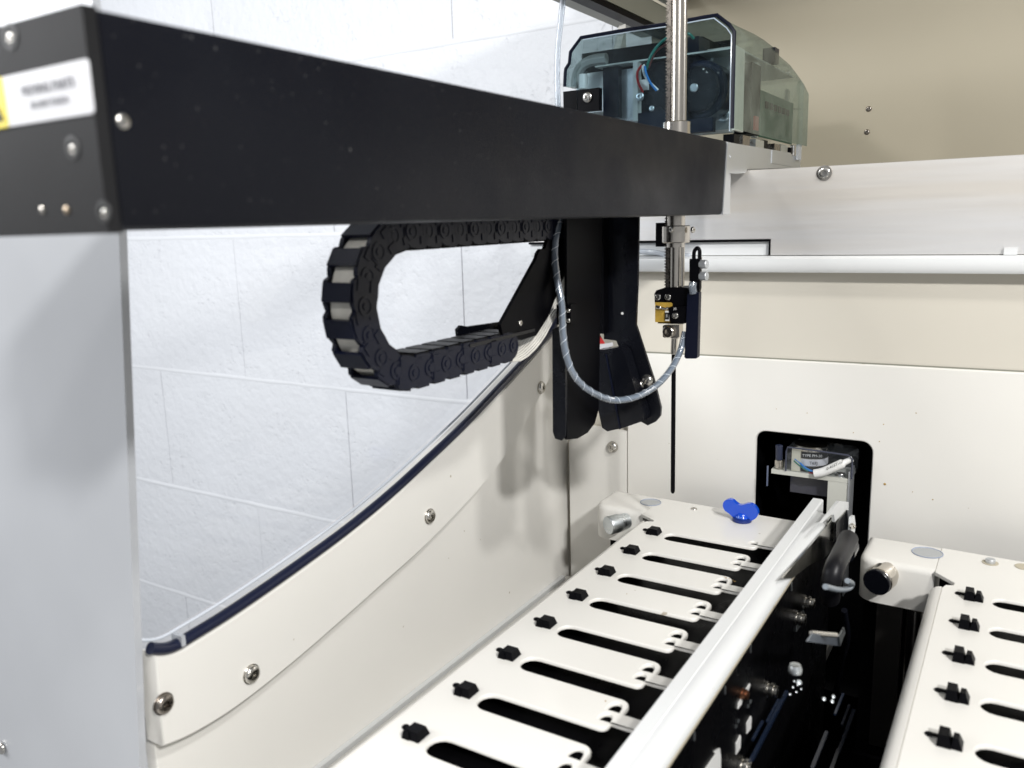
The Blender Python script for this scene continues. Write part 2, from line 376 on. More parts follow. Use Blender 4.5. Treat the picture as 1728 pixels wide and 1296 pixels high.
# ledge
lg = [(D+.02, -.050), (D-.008, -.0505), (D-.014, -.053), (D-.0155, -.058), (D-.0155, -.066), (D-.013, -.0695), (D+.02, -.0705)]
tag(extrude('white_ledge', [(-.52, a, c) for a, c in lg], (1.14, 0, 0), white, None, .0012), 'long white ledge running under the brushed steel rail', 'ledge')
# rail
rl = empty('steel_rail', (-.1, D, 0), 'bright brushed steel rail plate on the back wall with one slotted screw', 'rail')
cut = [(-.2755, -.052), (-.2755, -.0300), (-.62, -.0300)]
sheet('rail_plate', [(-.62, .0535), (.62, .0535), (.62, -.0495), (-.2755, -.0495), (-.2755, -.0300), (-.62, -.0300)], [], .004, rail_steel, rl, 'XZ', D, .0005)
sheet('cutout_trim', [(-.62, -.0300), (-.2757, -.0300), (-.2757, -.0492), (-.2775, -.0492), (-.2775, -.0328), (-.62, -.0328)], [], .004, black_m, rl, 'XZ', D-.0006, .0003)
box('cutout_backing', (-.62, -.276), (D+.0045, D+.006), (-.0495, -.0295), white, rl, 0)
lathe('slot_washer', P(1391, 292, Y=D-.0003), (0, -1, 0), [(0, 0), (.0088, 0), (.0088, .001), (.0075, .0012), (0, .0012)], steel, rl, 28)
cap_screw('screw', P(1391, 292, Y=D-.0015), (0, -1, 0), .0062, .003, rl)
box('white_tab', (-.0275, -.015), (D-.004, D-.0003), (-.0500, -.0425), white, rl, .001)
tube('ribbon_end', [P(1078, 424, Y=D-.004), P(1100, 425, Y=D-.005), P(1130, 430, Y=D-.004), P(1165, 432, Y=D-.003)], .0035, tube_m, rl)
# body behind the rail
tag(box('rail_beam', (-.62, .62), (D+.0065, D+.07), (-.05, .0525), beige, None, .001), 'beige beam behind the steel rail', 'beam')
# ================================================================== hood
hd = empty('hood_back', (-.1, 1.45, .1), 'olive beige inside back wall of the hood above the steel rail', 'hood')
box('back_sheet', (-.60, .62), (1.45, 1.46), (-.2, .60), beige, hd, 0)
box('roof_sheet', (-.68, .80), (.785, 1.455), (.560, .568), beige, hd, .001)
for q in ((1466, 184), (1463, 223)):
    screw('screw', P(*q, Y=1.45), (0, -1, 0), .0042, screwd, 4, .4, hd)
rr = empty('side_window_rail', (XL, 1.0, .31), 'dark edged olive rail along the top of the side window', 'rail')
box('rail_edge', (XL-.012, XL+.010), (.2, 1.44), (.303, .311), black_m, rr, .001)
box('rail_body', (XL-.05, XL+.012), (.2, 1.448), (.312, .345), olive, rr, .003)
cyl('rail_tube', (XL+.02, .2, .368), (XL+.02, 1.44, .368), .020, mat('blue_grey_paint', (.20, .23, .25), .35), rr, 24)
ht = tube('hanging_tube', [P(957, -60, Y=1.1), P(948, 20, Y=1.1), P(941, 90, Y=1.1), P(941, 165, Y=1.1), P(946, 260, Y=1.1)], .0042, tube_m)
tag(ht, 'thin milky tube hanging in front of the block wall left of the motor cover', 'tube')
# ================================================================== arm
ar = empty('gantry_arm', (-.348, .55, .04), 'long black powder coated arm reaching from the blurred front to the back rail', 'arm')
ZB, ZT = .0013, .0842
YN, YF = .203, .9635
XW = -.392
prof = [(XA, ZB+.004), (XA, ZT-.004), (XA-.0015, ZT-.001), (XA-.005, ZT), (XW, ZT), (XW, ZB), (XA-.004, ZB), (XA-.001, ZB+.001)]
extrude('beam', [(a, YN, c) for a, c in prof], (0, YF-YN, 0), armblk, ar, 0)
box('end_plate', (XW-.002, XA-.0006), (YN-.006, YN-.0002), (ZB-.0012, ZT), plateblk, ar, .001)
ye = YN-.006
for q, r_, m_ in (((125, 250), .0027, screwm), ((178, 358), .0026, screwm), ((20, 62), .0030, screwm)):
    p = P(*q, Y=ye+.0005)
    lathe('screw_recess', p+Vector((0, -.0006, 0)), (0, -1, 0), [(r_*1.8, 0), (r_*1.75, .0003), (r_*1.15, .0004), (r_*1.1, -.0)], inkk, ar, 20)
    screw('screw', p+Vector((.0003, 0, -.0008)), (0, -1, 0), r_*.9, m_, 6, .5, ar)
for q, m_ in (((72, 355), steel), ((113, 355), mat('brass_pin', (.62, .50, .36), .3, 1))):
    p = P(*q, Y=ye); lathe('pin', p, (0, -1, 0), [(0, 0), (.0017, 0), (.0017, .0004), (.0013, .0007), (0, .0007)], m_, ar, 16)
screw('screw', P(207, 205, X=XA+.0001), (1, 0, 0), .0030, screwm, 6, .4, ar)
screw('screw', P(546, 219, X=XA-.0009), (1, 0, 0), .0022, black, 4, .4, ar)
# warning label
A_ = P(-2, 135, Y=ye-.0004); lab = empty('warning_label', P(60, 160, Y=ye), 'white and yellow warning label reading MOVING PARTS stuck on the end plate of the arm', 'label')
zt_, zb_ = P(152, 98, Y=ye).z, P(160, 192, Y=ye).z
xr_ = P(156, 145, Y=ye).x; xy_ = P(12, 170, Y=ye).x
sheet('label_paper', rrect(xr_-.094, xr_, zb_, zt_, .0018), [], .0004, labelw, lab, 'XZ', ye-.0006, .0001)
sheet('yellow_field', rrect(xr_-.0942, xy_, zb_-.0002, zt_+.0002, .0018), [], .0003, labely, lab, 'XZ', ye-.0008, .0001)
tx = (P(84, 152, Y=ye).x)
words('lettering', 'MOVING PARTS', .0052, (tx, ye-.0012, (zt_+zb_)/2+.0026), (1, 0, 0), (0, 0, 1), inkg, lab)
words('lettering', 'DO NOT TOUCH', .0033, (tx, ye-.0012, (zt_+zb_)/2-.0032), (1, 0, 0), (0, 0, 1), inkg, lab)
tri = [(xy_-.016, zb_+.003), (xy_-.003, zb_+.003), (xy_-.0095, zb_+.014)]
extrude('warning_triangle', [(a, ye-.0009, c) for a, c in tri], (0, -.0003, 0), inkk, lab, 0)
# silver end bracket of the arm
eb = empty('arm_bracket', (XA, 1.0, .05), 'silver grey aluminium bracket joining the black arm to the steel rail', 'bracket')
q = [(XA+.0006, YF+.0005, ZB+.0005), (XA+.0006, YF+.0005, ZT-.001)]
a1 = P(1335, 256, X=XA+.001); a2 = P(1335, 280, X=XA+.001)
pts = [(1228.5, 240), (1335, 258), (1335, 283), (1262, 285), (1257, 292), (1244, 293), (1231, 292), (1229, 350), (1226, 361), (1220, 362)]
extrude('side_cheek', [P(x, y, X=XA+.0012) for x, y in pts], (-.004, 0, 0), alu, eb, .0006)
box('carriage', (-.50, XA-.004), (YF+.003, 1.335), (.060, .0835), alu, eb, .001)
box('foot_block', (XA-.05, XA-.004), (YF+.001, YF+.03), (ZB, .06), alu, eb, .001)
for x, y in ((1232, 264), (1304, 262)):
    screw('screw', P(x, y, X=XA+.0012), (1, 0, 0), .0022, alu, 6, .3, eb)
s1 = P(1300, 270, X=XA+.0013)
box('cheek_block', (XA-.002, XA+.0022), (P(1300, 270, X=XA).y, P(1334, 270, X=XA).y), (.0665, .0832), alu, eb, .0006)
# connector clutter between bracket and cover
for k in range(7):
    yy = 1.00+.045*k
    box('connector', (XA-.016, XA-.003-.003*(k % 2)), (yy, yy+.022+.008*(k % 3)), (.084, .094+.002*(k % 2)), [black_m, screwd, zinc][k % 3], eb, .001)
cyl('standoff', (XA-.004, 1.285, .083), (XA-.004, 1.285, .098), .004, screwm, eb)
box('latch_hook', (XA-.003, XA+.0008), (1.30, 1.318), (.078, .10), tube_m, eb, .001)
# ================================================================== motor cover and what is inside
mc = empty('motor_cover', (-.41, 1.15, .09), 'smoky transparent plastic cover over the motor at the end of the arm', 'cover')
YC = .983
cov_z = [(200, 960), (185, 765), (75, 768), (80, 640), (85, 600), (120, 545), (130, 440), (230, 303), (700, 222), (1100, 165), (1400, 108), (1520, 88), (1640, 180), (1662, 250), (1658, 700), (1650, 1160)]
cov = [P(940+a/5.633, 10+c/5.633, Y=YC) for a, c in cov_z]
cov[0] = Vector((cov[0].x, YC, .095)); cov[-1] = Vector((XA+.0002, YC, .0985)); cov[-2].x = XA+.0002; cov[-3].x = XA+.0002
base = [cov[-1], cov[0]]
front = extrude('front_face', cov, (0, .003, 0), cover_f, mc, 0)
def sec(Y, top, dx=0, zscale=1):
    out = []
    for p in cov[2:]:
        z = p.z
        if z > .19: z = z+top
        out.append(Vector((p.x+(dx if p.x > -.35 else 0), Y, z)))
    return out
secs = [sec(YC, 0), sec(1.05, .001), sec(1.13, .004), sec(1.175, .004), sec(1.18, -.001), sec(1.26, -.006), sec(1.30, -.013), sec(1.305, -.020, .004), sec(1.336, -.030, .004)]
b = bmesh.new(); R_ = [[b.verts.new(p) for p in s] for s in secs]
for p_, q_ in zip(R_, R_[1:]):
    for i in range(len(p_)-1): b.faces.new((p_[i], p_[i+1], q_[i+1], q_[i]))
b.faces.new(R_[-1])
bm_link('cover_body', b, cover_m, mc)
tube('front_rim', [p+Vector((0, -.0008, 0)) for p in cov[2:]], .0022, navy, mc, 8, raw=True)
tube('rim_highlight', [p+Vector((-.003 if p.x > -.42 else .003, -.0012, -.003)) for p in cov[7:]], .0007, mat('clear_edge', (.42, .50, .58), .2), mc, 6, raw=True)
box('latch_window', (XA-.018, XA-.002), (1.165, 1.185), (.196, .215), navy, mc, .002)
mt = empty('drive_motor', (-.36, 1.05, .1), 'black round belt drive motor seen through the clear cover', 'motor')
pc = P(1180, 152, Y=1.02)
cyl('pulley_housing', (pc.x, 1.02, pc.z), (pc.x, 1.061, pc.z), .0345, mat('motor_blue_black', (.004, .008, .022), .22, spec=.5), mt, 48, .003)
cyl('pulley_face', (pc.x, 1.012, pc.z), (pc.x, 1.0198, pc.z), .027, black, mt, 48, .002)
cyl('hub_screw', (pc.x-.003, 1.008, pc.z+.002), (pc.x-.003, 1.0118, pc.z+.002), .0052, zinc, mt, 20, .001)
for dx, dz in ((.012, .018), (.008, .022), (.026, .016), (-.03, -.02)):
    screw('rivet', (pc.x+dx, 1.0115, pc.z+dz), (0, -1, 0), .0012, screwm, 6, .5, mt)
g = lambda x, y, Y: P(940+x/5.633, 10+y/5.633, Y=Y)
def pbox(name, x0, y0, x1, y1, Y, th, m_, par, bev=.001):
    a, c = g(x0, y0, Y), g(x1, y1, Y)
    return box(name, (a.x, c.x), (Y, Y+th), (c.z, a.z), m_, par, bev)
pbox('mounting_plate', 1240, 440, 1660, 1200, 1.062, .01, mat('pale_motor_plate', (.60, .62, .60), .35, .2), mt)
for a, c in ((1600, 600), (1600, 690), (1600, 915)): screw('rivet', g(a, c, 1.0618), (0, -1, 0), .002, screwm, 6, .5, mt)
screw('screw', g(1440, 505, 1.0615), (0, -1, 0), .0065, zinc, 6, .4, mt); screw('screw', g(1590, 1040, 1.0615), (0, -1, 0), .0085, zinc, 4, .4, mt, 1.1)
pbox('motor_neck', 1240, 300, 1345, 560, 1.03, .04, navy, mt, .004)
pbox('belt_guard', 235, 455, 1380, 520, 1.045, .10, black_m, mt, .003)
pbox('rear_plate', 235, 520, 1630, 1180, 1.15, .004, black_m, mt, .001)
pbox('strut', 722, 535, 765, 1090, .999, .012, mat('pale_strut', (.58, .60, .57), .4), mt)
pbox('strut', 1048, 520, 1085, 1100, 1.005, .01, mat('pale_strut_b', (.45, .48, .47), .4), mt)
pbox('grey_body', 285, 640, 440, 1000, 1.04, .08, alu, mt, .004); pbox('grey_body', 585, 610, 760, 1080, 1.04, .05, alu, mt, .004)
pbox('dark_column', 435, 560, 585, 1060, 1.03, .03, navy, mt, .004)
pbox('gear_box', 765, 560, 1240, 1150, 1.012, .06, black, mt, .004)
pbox('gear_box_lid', 770, 1020, 1040, 1180, 1.0, .01, navy, mt, .003)
pbox('lower_block', 1250, 1080, 1480, 1190, 1.0, .01, navy, mt, .003)
lathe('roller', g(248, 790, 1.0), (0, 0, 1), [(0, 0), (.006, 0), (.006, .014), (.005, .018), (0, .019)], w_white, mt, 20)
screw('screw', g(788, 862, .998), (0, -1, 0), .0055, zinc, 6, .4, mt); screw('screw', g(900, 975, .999), (0, -1, 0), .0035, zinc, 6, .4, mt)
pbox('white_boss', 785, 705, 862, 795, 1.006, .004, w_white, mt, .001)
arcp = [g(180, 780, 1.02), g(190, 660, 1.02), g(240, 570, 1.02), g(330, 520, 1.02), g(470, 500, 1.02)]
tube('drive_belt', arcp, .007, mat('grey_belt', (.30, .31, .30), .5), mt, 8)
def wire(m_, pts, Y, label, r=.0011):
    o = tube('wire', [g(a, c, Y+dy) for a, c, dy in pts], r, m_, None, 8); return tag(o, label, 'wire')
wire(w_red, [(805, 565, 0), (765, 630, -.002), (770, 720, 0), (815, 820, .01)], .996, 'red and brown wire loop beside the pale strut in the motor cover', .0016)
wire(w_white, [(830, 560, 0), (815, 590, -.002), (850, 690, 0), (960, 800, .006)], .996, 'white wire curving down beside the blue wire in the motor cover', .0014)
wire(w_blue, [(835, 575, 0), (850, 650, -.003), (890, 735, 0), (945, 805, .006)], .994, 'bright blue wire curving down inside the motor cover', .0014)
wire(w_green, [(850, 600, .004), (880, 500, 0), (940, 400, 0), (1020, 320, 0), (1110, 285, .002), (1240, 262, 0), (1300, 310, .006)], .996, 'green wire arching over the motor behind the steel shaft', .0017)
wire(w_brown, [(870, 590, .006), (930, 450, .002), (1010, 380, .002), (1110, 335, .002)], .998, 'brown wire running just under the green wire', .0013)
ck = empty('connector_block', (-.5, .975, .12), 'black connector block with a round screw at the left foot of the clear cover', 'connector')
pbox('block_body', 195, 800, 400, 990, .972, .009, black_m, ck, .003)
pbox('block_side', 58, 815, 190, 990, .985, .02, black_m, ck, .002)
screw('screw', g(290, 868, .972), (0, -1, 0), .0065, screwm, 4, .45, ck)
# inside the side half of the cover
cb = empty('control_board', (-.33, 1.2, .1), 'green circuit board standing inside the smoky cover above the bracket', 'circuit board')
box('board', (-.318, -.316), (1.13, 1.30), (.10, .158), pcb, cb, .0005)
for k in range(6): box('chip', (-.3159, -.3145), (1.15+.022*k, 1.163+.022*k), (.138, .146), black_m, cb, .0003)
box('relay', (-.3158, -.311), (1.09, 1.105), (.105, .122), w_red, cb, .0015)
pf_ = empty('inner_frame', (-.33, 1.1, .1), 'pale sheet metal frame standing inside the smoky cover', 'frame')
box('frame_plate', (-.3130, -.3095), (1.0, 1.034), (.098, .192), mat('frame_grey', (.62, .63, .58), .4), pf_, .001)
box('frame_plate', (-.322, -.317), (1.112, 1.124), (.098, .190), mat('frame_grey_b', (.50, .52, .48), .4), pf_, .001)
box('frame_plate', (-.322, -.317), (1.272, 1.282), (.12, .175), mat('frame_grey_c', (.50, .50, .42), .4), pf_, .001)
box('frame_top', (-.50, -.315), (1.02, 1.29), (.1925, .1945), mat('frame_grey_d', (.46, .49, .46), .4), pf_, .0005)
box('heat_sink', (-.335, -.3135), (1.078, 1.118), (.10, .185), black_m, pf_, .002)
# ================================================================== lift shaft, sensor head, probe
YR = .908
def R(px, py, Y=YR): return P(px, py, Y=Y)
xr = -.3455
ls = empty('lift_shaft', (xr, YR, 0), 'polished steel lift shaft with toothed rack passing down through the arm', 'shaft')
cyl('shaft', (xr+.0005, YR, .42), (xr+.0005, YR, -.088), .0068, steel, ls, 32)
cyl('guide_rod', (xr+.0070, YR+.001, .42), (xr+.0070, YR+.001, -.088), .0032, steel, ls, 20)
b = bmesh.new(); zt0 = .42
box('', (xr-.0110, xr-.0065), (YR-.003, YR+.004), (-.086, .42), None, None, 0, b)
k = 0; z = -.084
while z < .42:
    vs = [b.verts.new(v) for v in ((xr-.0109, YR-.003, z), (xr-.0109, YR-.003, z+.0022), (xr-.0126, YR-.003, z+.0014), (xr-.0126, YR-.003, z+.0008),
                                   (xr-.0109, YR+.004, z), (xr-.0109, YR+.004, z+.0022), (xr-.0126, YR+.004, z+.0014), (xr-.0126, YR+.004, z+.0008))]
    for f in ((0,1,2,3), (4,7,6,5), (0,3,7,4), (3,2,6,7), (2,1,5,6)): b.faces.new([vs[i] for i in f])
    z += .0034
bm_link('toothed_rack', b, screwd, ls)
lathe('upper_collar', (xr, YR, .0815), (0, 0, 1), [(.0075, 0), (.0150, 0), (.0150, .0205), (.0142, .0213), (.0075, .0213)], steel, ls, 40)
lathe('bearing_sleeve', (xr, YR, -.0115), (0, 0, 1), [(.0075, 0), (.0098, 0), (.0098, .02), (.0075, .02)], steel, ls, 32)
lc = lathe('lower_collar', (xr+.0002, YR, -.0285), (0, 0, 1), [(.0075, 0), (.0148, 0), (.0157, .0008), (.0157, .0182), (.0150, .019), (.0075, .019)], steel, ls, 40)
cap_screw('set_screw', R(1134, 387, YR-.0148)+Vector((0, 0, 0)), (-.55, -.83, 0), .0034, .0024, ls)
cap_screw('set_screw', R(1168, 388, YR-.004), (.9, -.2, 0), .0034, .0024, ls)
lathe('collar_lip', (xr, YR, -.0335), (0, 0, 1), [(.0075, 0), (.0105, 0), (.0105, .005), (.0075, .005)], steel, ls, 32)
box('motor_face', (xr-.026, xr-.008), (YR+.004, YR+.03), (-.033, -.006), black_m, ls, .001)
sh = empty('sensor_head', (xr, YR, -.1), 'black sensor block with an amber circuit board clamped to the bottom of the shaft', 'sensor')
ys = YR-.011
hz = lambda a, c, Y=ys: P(1060+a/4.8, 350+c/4.8, Y=Y)
blk = [(215, 765), (212, 700), (228, 672), (290, 652), (430, 645), (500, 655), (500, 930), (440, 945), (240, 940), (240, 930)]
extrude('block_body', [hz(a, c) for a, c in blk], (0, .022, 0), black_m, sh, .0012)
extrude('circuit_board', [hz(a, c, ys-.0006) for a, c in ((222, 768), (350, 770), (360, 780), (358, 800), (330, 808), (360, 900), (362, 928), (222, 928))], (0, -.0014, 0), gold, sh, .0003)
extrude('board_cover', [hz(a, c, ys-.0006) for a, c in ((332, 812), (475, 800), (478, 905), (455, 940), (348, 925))], (0, -.003, 0), black_m, sh, .0006)
tube('solder_joint', [hz(228, 805, ys-.003), hz(260, 812, ys-.0035), hz(300, 820, ys-.003), hz(325, 812, ys-.003)], lambda i: .0022 if i < 9 else .0015, solder, sh)
p = hz(318, 878, ys-.0025); box('resistor', (p.x-.0024, p.x+.0024), (p.y-.001, p.y+.0006), (p.z-.0058, p.z+.0058), w_white, sh, .0004)
box('resistor_body', (p.x-.0023, p.x+.0023), (p.y-.0016, p.y-.0004), (p.z-.0038, p.z+.0038), inkk, sh, .0003)
words('lettering', '500', .0024, (p.x, p.y-.0018, p.z), (0, 0, 1), (-1, 0, 0), w_white, sh)
words('lettering', 'J/2', .0034, hz(380, 822, ys-.0042), (1, 0, .02), (0, 0, 1), w_white, sh)
for a, c in ((243, 725), (324, 726), (384, 876)):
    cap_screw('screw', hz(a, c, ys-(.0036 if a == 384 else .0002)), (0, -1, 0), .0036, .002, sh)
cyl('pin', hz(441, 650, YR), hz(441, 612, YR), .0014, black_m, sh, 12)
extrude('probe_clamp', [hz(a, c, YR-.006) for a, c in ((280, 960), (292, 952), (414, 952), (414, 1050), (400, 1055), (290, 1055), (280, 1045))], (0, .012, 0), steel, sh, .0012)
cap_screw('clamp_screw', hz(334, 1006, YR-.006), (-.1, -1, 0), .0068, .005, sh, steel)
cyl('neck', hz(388, 952, YR), hz(378, 1060, YR), .0052, steel, sh, 20)
pb = empty('probe', (xr, YR, -.33), 'thin black sampling probe hanging below the sensor head to the left rack', 'probe')
pt = R(1137, 598); pe_ = R(1135.3, 833)
cyl('steel_ferrule', R(1138.5, 566), pt, .0037, steel, pb, 20)
lathe('probe_tube', (pe_.x, YR, pe_.z), pt-pe_, [(0, 0), (.0015, .0006), (.0024, .0025), (.0026, .005), (.0026, (pt-pe_).length), (0, (pt-pe_).length)], black_m, pb, 16)
# guard strip right of the sensor head
gs = empty('cable_guard', (-.325, YR, -.1), 'tall narrow black cable guard hanging right of the sensor head', 'guard')
extrude('guard_plate', [hz(a, c, ys-.006) for a, c in ((480, 705), (495, 690), (572, 688), (574, 700), (560, 1215), (548, 1225), (468, 1225), (455, 1212), (458, 1170))], (0, .008, 0), navy, gs, .0012)
extrude('upper_block', [hz(a, c, ys-.002) for a, c in ((497, 418), (580, 415), (580, 655), (570, 690), (520, 690), (524, 605), (495, 600))], (0, .006, 0), black_m, gs, .0008)
extrude('steel_strip', [hz(a, c, ys+.0045) for a, c in ((578, 405), (596, 402), (592, 520), (585, 700), (578, 950), (566, 950))], (0, .002, 0), steel, gs, .0004)
for c in (460, 556):
    p0 = hz(583, c, ys+.002); cyl('side_screw', p0, p0+Vector((.0085, -.001, 0)), .0050, alu, gs, 20)
tube('cable_loop', [hz(532, 420, ys), hz(535, 360, ys), hz(558, 330, ys), hz(578, 350, ys), hz(578, 420, ys)], .0022, black_m, gs)
tube('clear_sleeve_end', [hz(525, 610, ys-.003), hz(522, 650, ys-.0045), hz(530, 700, ys-.004)], .0045, spiral, gs)
# ================================================================== black hanging brackets under the arm
hb = empty('hanging_bracket', (-.40, .82, -.1), 'large glossy black bracket with a rounded foot hanging under the arm', 'bracket')
XP = -.400
plA = [(957, 340), (957, 742), (975, 740), (992, 730), (1004, 714), (1010, 692), (1012, 600), (1016, 400), (1017, 340)]
A3 = [P(x, max(y, 372), X=XP) for x, y in plA]; A3[0].z = .02; A3[-1].z = .02
extrude('side_web', A3, (-.003, 0, 0), black_m, hb, .0004)
y0 = P(957, 640, X=XP).y
fl = [(935, 556), (945, 550), (954, 560), (957, 600), (957, 735), (951, 742), (940, 739), (936, 728)]
extrude('front_flange', [P(x, y, Y=y0-.001) for x, y in fl], (0, -.004, 0), black, hb, .0012)
extrude('clamp_block', [P(x, y, Y=y0-.004) for x, y in ((939, 514), (963, 514), (963, 546), (939, 548))], (0, .012, 0), black_m, hb, .001)
for y in (524, 541): screw('screw', P(959, y, Y=y0-.0042), (0, -1, 0), .0022, screwm, 6, .5, hb)
box('upper_web', (P(936, 420, Y=.80).x, P(960, 420, Y=.80).x), (.80, .803), (-.078, .02), black_m, hb, .0005)
YB = .862
fb = empty('reader_bracket', (-.40, YB, -.1), 'black sheet bracket bending to the right below the arm with two round screws', 'bracket')
plB = [(1017, 340), (1078, 340), (1076, 470), (1073, 548), (1085, 585), (1103, 640), (1115, 688), (1114, 702), (1106, 712), (1093, 718), (1082, 712), (1070, 690), (1046, 590), (1040, 575), (1019, 572)]
B3 = [P(x, max(y, 374), Y=YB) for x, y in plB]; B3[0].z = .02; B3[1].z = .02
extrude('bracket_plate', B3, (0, .004, 0), black, fb, .0006)
for q in ((1077, 650), (1093, 642)): screw('screw', P(*q, Y=YB-.0002), (0, -1, 0), .0063, screwm, 4, .5, fb, washer=1.1)
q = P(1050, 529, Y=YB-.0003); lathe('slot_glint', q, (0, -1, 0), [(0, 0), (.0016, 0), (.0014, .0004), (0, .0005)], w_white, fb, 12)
box('top_rim', (P(1004, 380, Y=YB-.012).x, P(1018, 380, Y=YB-.012).x), (YB-.012, YB-.0005), (P(1010, 563, Y=YB-.012).z, .02), black_m, fb, .0004)
br = empty('code_reader', (-.40, .85, -.2), 'black box shaped reader slung between the two hanging brackets', 'reader')
rd = [(1010, 590), (1020, 590), (1044, 586), (1052, 594), (1085, 700), (1084, 711), (1052, 722), (1025, 728), (1016, 722), (1009, 690)]
extrude('reader_body', [P(x, y, Y=YB-.022) for x, y in rd], (0, .020, 0), black, br, .0035, 3)
extrude('reader_rib', [P(x, y, Y=YB-.0235) for x, y in ((1021, 598), (1023, 598), (1047, 724), (1045, 725))], (0, .002, 0), navy, br, .0004)
extrude('red_lens', [P(x, y, Y=YB-.004) for x, y in ((1010, 562), (1015, 572), (1020, 580), (1011, 580))], (0, .002, 0), w_red, br, .0003)
extrude('clear_tab', [P(x, y, Y=YB-.006) for x, y in ((1010, 582), (1032, 578), (1033, 584), (1011, 592))], (0, .003, 0), labelw, br, .0003)
# spiral wrapped tube
sppx = [(946, 368, .76), (939, 395, .745), (936, 430, .74), (940, 470, .735), (948, 515, .731), (950, 560, .731), (956, 600, .732), (970, 635, .738), (996, 660, .755), (1035, 675, .785), (1075, 669, .81), (1108, 650, .845), (1133, 622, .87), (1148, 592, .89), (1156, 560, .897)]
spp = smooth_path([P(a, c, Y=d) for a, c, d in sppx], 12)
st = empty('spiral_wrapped_tube', spp[60], 'bluish clear spiral wrapped tube looping from the black bracket up to the sensor head', 'tube')
b = bmesh.new(); sweep(b, spp, .0031, 12); bm_link('inner_tube', b, mat('blue_grey_tube', (.22, .28, .36), .25, coat=.5), st)
# helix ridge
b = bmesh.new(); hp = []; L_ = 0; u = None
for i in range(len(spp)-1):
    t = (spp[min(i+1, len(spp)-1)]-spp[max(i-1, 0)]).normalized()
    if u is None: u, _, _ = frame_of(t)
    u = (u-t*u.dot(t)).normalized(); v = t.cross(u)
    seg = (spp[i+1]-spp[i]).length
    for s in range(6):
        ph = 2*math.pi*(L_+seg*s/6)/.0135
        hp.append(spp[i].lerp(spp[i+1], s/6)+u*math.cos(ph)*.0034+v*math.sin(ph)*.0034)
    L_ += seg
sweep(b, hp, .0004, 5); bm_link('spiral_edge', b, mat('spiral_edge', (.62, .68, .74), .2), st)
b = bmesh.new(); sweep(b, spp, .0037, 12); bm_link('spiral_wrap', b, spiral, st)
# ================================================================== cable chain
XC0, XC1 = -.4415, -.4115
ZC0, ZC1 = -.0050, -.1150; RC = (ZC0-ZC1)/2; YCc = .457+RC
cc = empty('cable_chain', (-.426, YCc, ZC1), 'black plastic cable chain bending in a U below the arm', 'cable chain')
pitch = math.pi*RC/8
path = []
n_top, n_bot = 15, 7
def cpos(s):
    """s: arclength, 0 at start of the bend (top), grows to the bottom; returns y, z, tangent angle"""
    if s < 0: return YCc-s, ZC0, math.pi
    if s < math.pi*RC:
        a = s/RC; return YCc-RC*math.sin(a), (ZC0+ZC1)/2+RC*math.cos(a), math.pi+a
    d = s-math.pi*RC; return YCc+d, ZC1-.010*min(1, d/.15)*0, 2*math.pi
def chain_mesh():
    h = .0135; L2 = pitch*.60; b = bmesh.new()
    plates = []
    pts = []
    # side plate outline in local (along, height)
    o = arc(L2-.009, 0, h*.96, -70, 70, 6)+[(0, h), (-L2+.004, h*.98), (-L2, h*.6), (-L2, -h*.6), (-L2+.004, -h*.98), (0, -h)]
    return o
o_ = chain_mesh(); H = .0135
def side(xa, xb, boss):
    b = bmesh.new()
    A = [b.verts.new((xa, p[0], p[1])) for p in o_]; B = [b.verts.new((xb, p[0], p[1])) for p in o_]
    b.faces.new(A); b.faces.new(B[::-1]); n = len(A)
    for i in range(n): b.faces.new((A[i], B[i], B[(i+1) % n], A[(i+1) % n]))
    if boss:
        lathe('', (xb, pitch*.38, 0), (1, 0, 0), [(.0072, 0), (.0072, .0008), (.0055, .0008), (.0052, .0002), (.003, .0002), (.0028, .0009), (0, .0009)], None, None, 18, None, b)
        box('', (xb, xb+.0008), (-pitch*.5, -pitch*.1), (-.010, -.004), None, None, 0, b)
        box('', (xb, xb+.0008), (-pitch*.5, -pitch*.1), (.004, .010), None, None, 0, b)
    return b
linkproto = None
def save(name, b, m_, bev=0):
    o = bm_link(name, b, m_, None, bevel=bev); COL.objects.unlink(o); return o
cw = (XC1-XC0)/2
P_right = save('side_plate', side(cw-.004, cw, True), navy)
P_left = save('side_plate', side(-cw, -cw+.004, False), navy)
def bar(z0, z1, frac):
    b = bmesh.new(); box('', (-cw+.001, cw-.001), (-pitch*frac/2, pitch*frac/2), (z0, z1), None, None, 0, b); return b
P_out = save('cross_bar', bar(H-.002, H+.0012, .66), navy, .0006)
P_in = save('cross_bar', bar(-H-.0012, -H+.002, .80), black_m, .0006)
for k in range(-n_top, 8+n_bot):
    y, z, ang = cpos((k+.5)*pitch)
    lk = bpy.data.objects.new('chain_link', None); COL.objects.link(lk); lk.parent = cc; lk.empty_display_size = .01
    lk.location = Vector(((XC0+XC1)/2, y, z))-cc.location
    lk.rotation_euler = (ang, 0, 0)
    # local +Y along tangent, +Z is outward after the flip below
    for pr in (P_right, P_left, P_out, P_in):
        c = pr.copy(); COL.objects.link(c); c.parent = lk
        if pr in (P_out, P_in): c.scale = (1, 1, -1)
        if pr is P_right and k % 2: c.location.x = .0007
for o in (P_right, P_left, P_out, P_in): bpy.data.objects.remove(o)
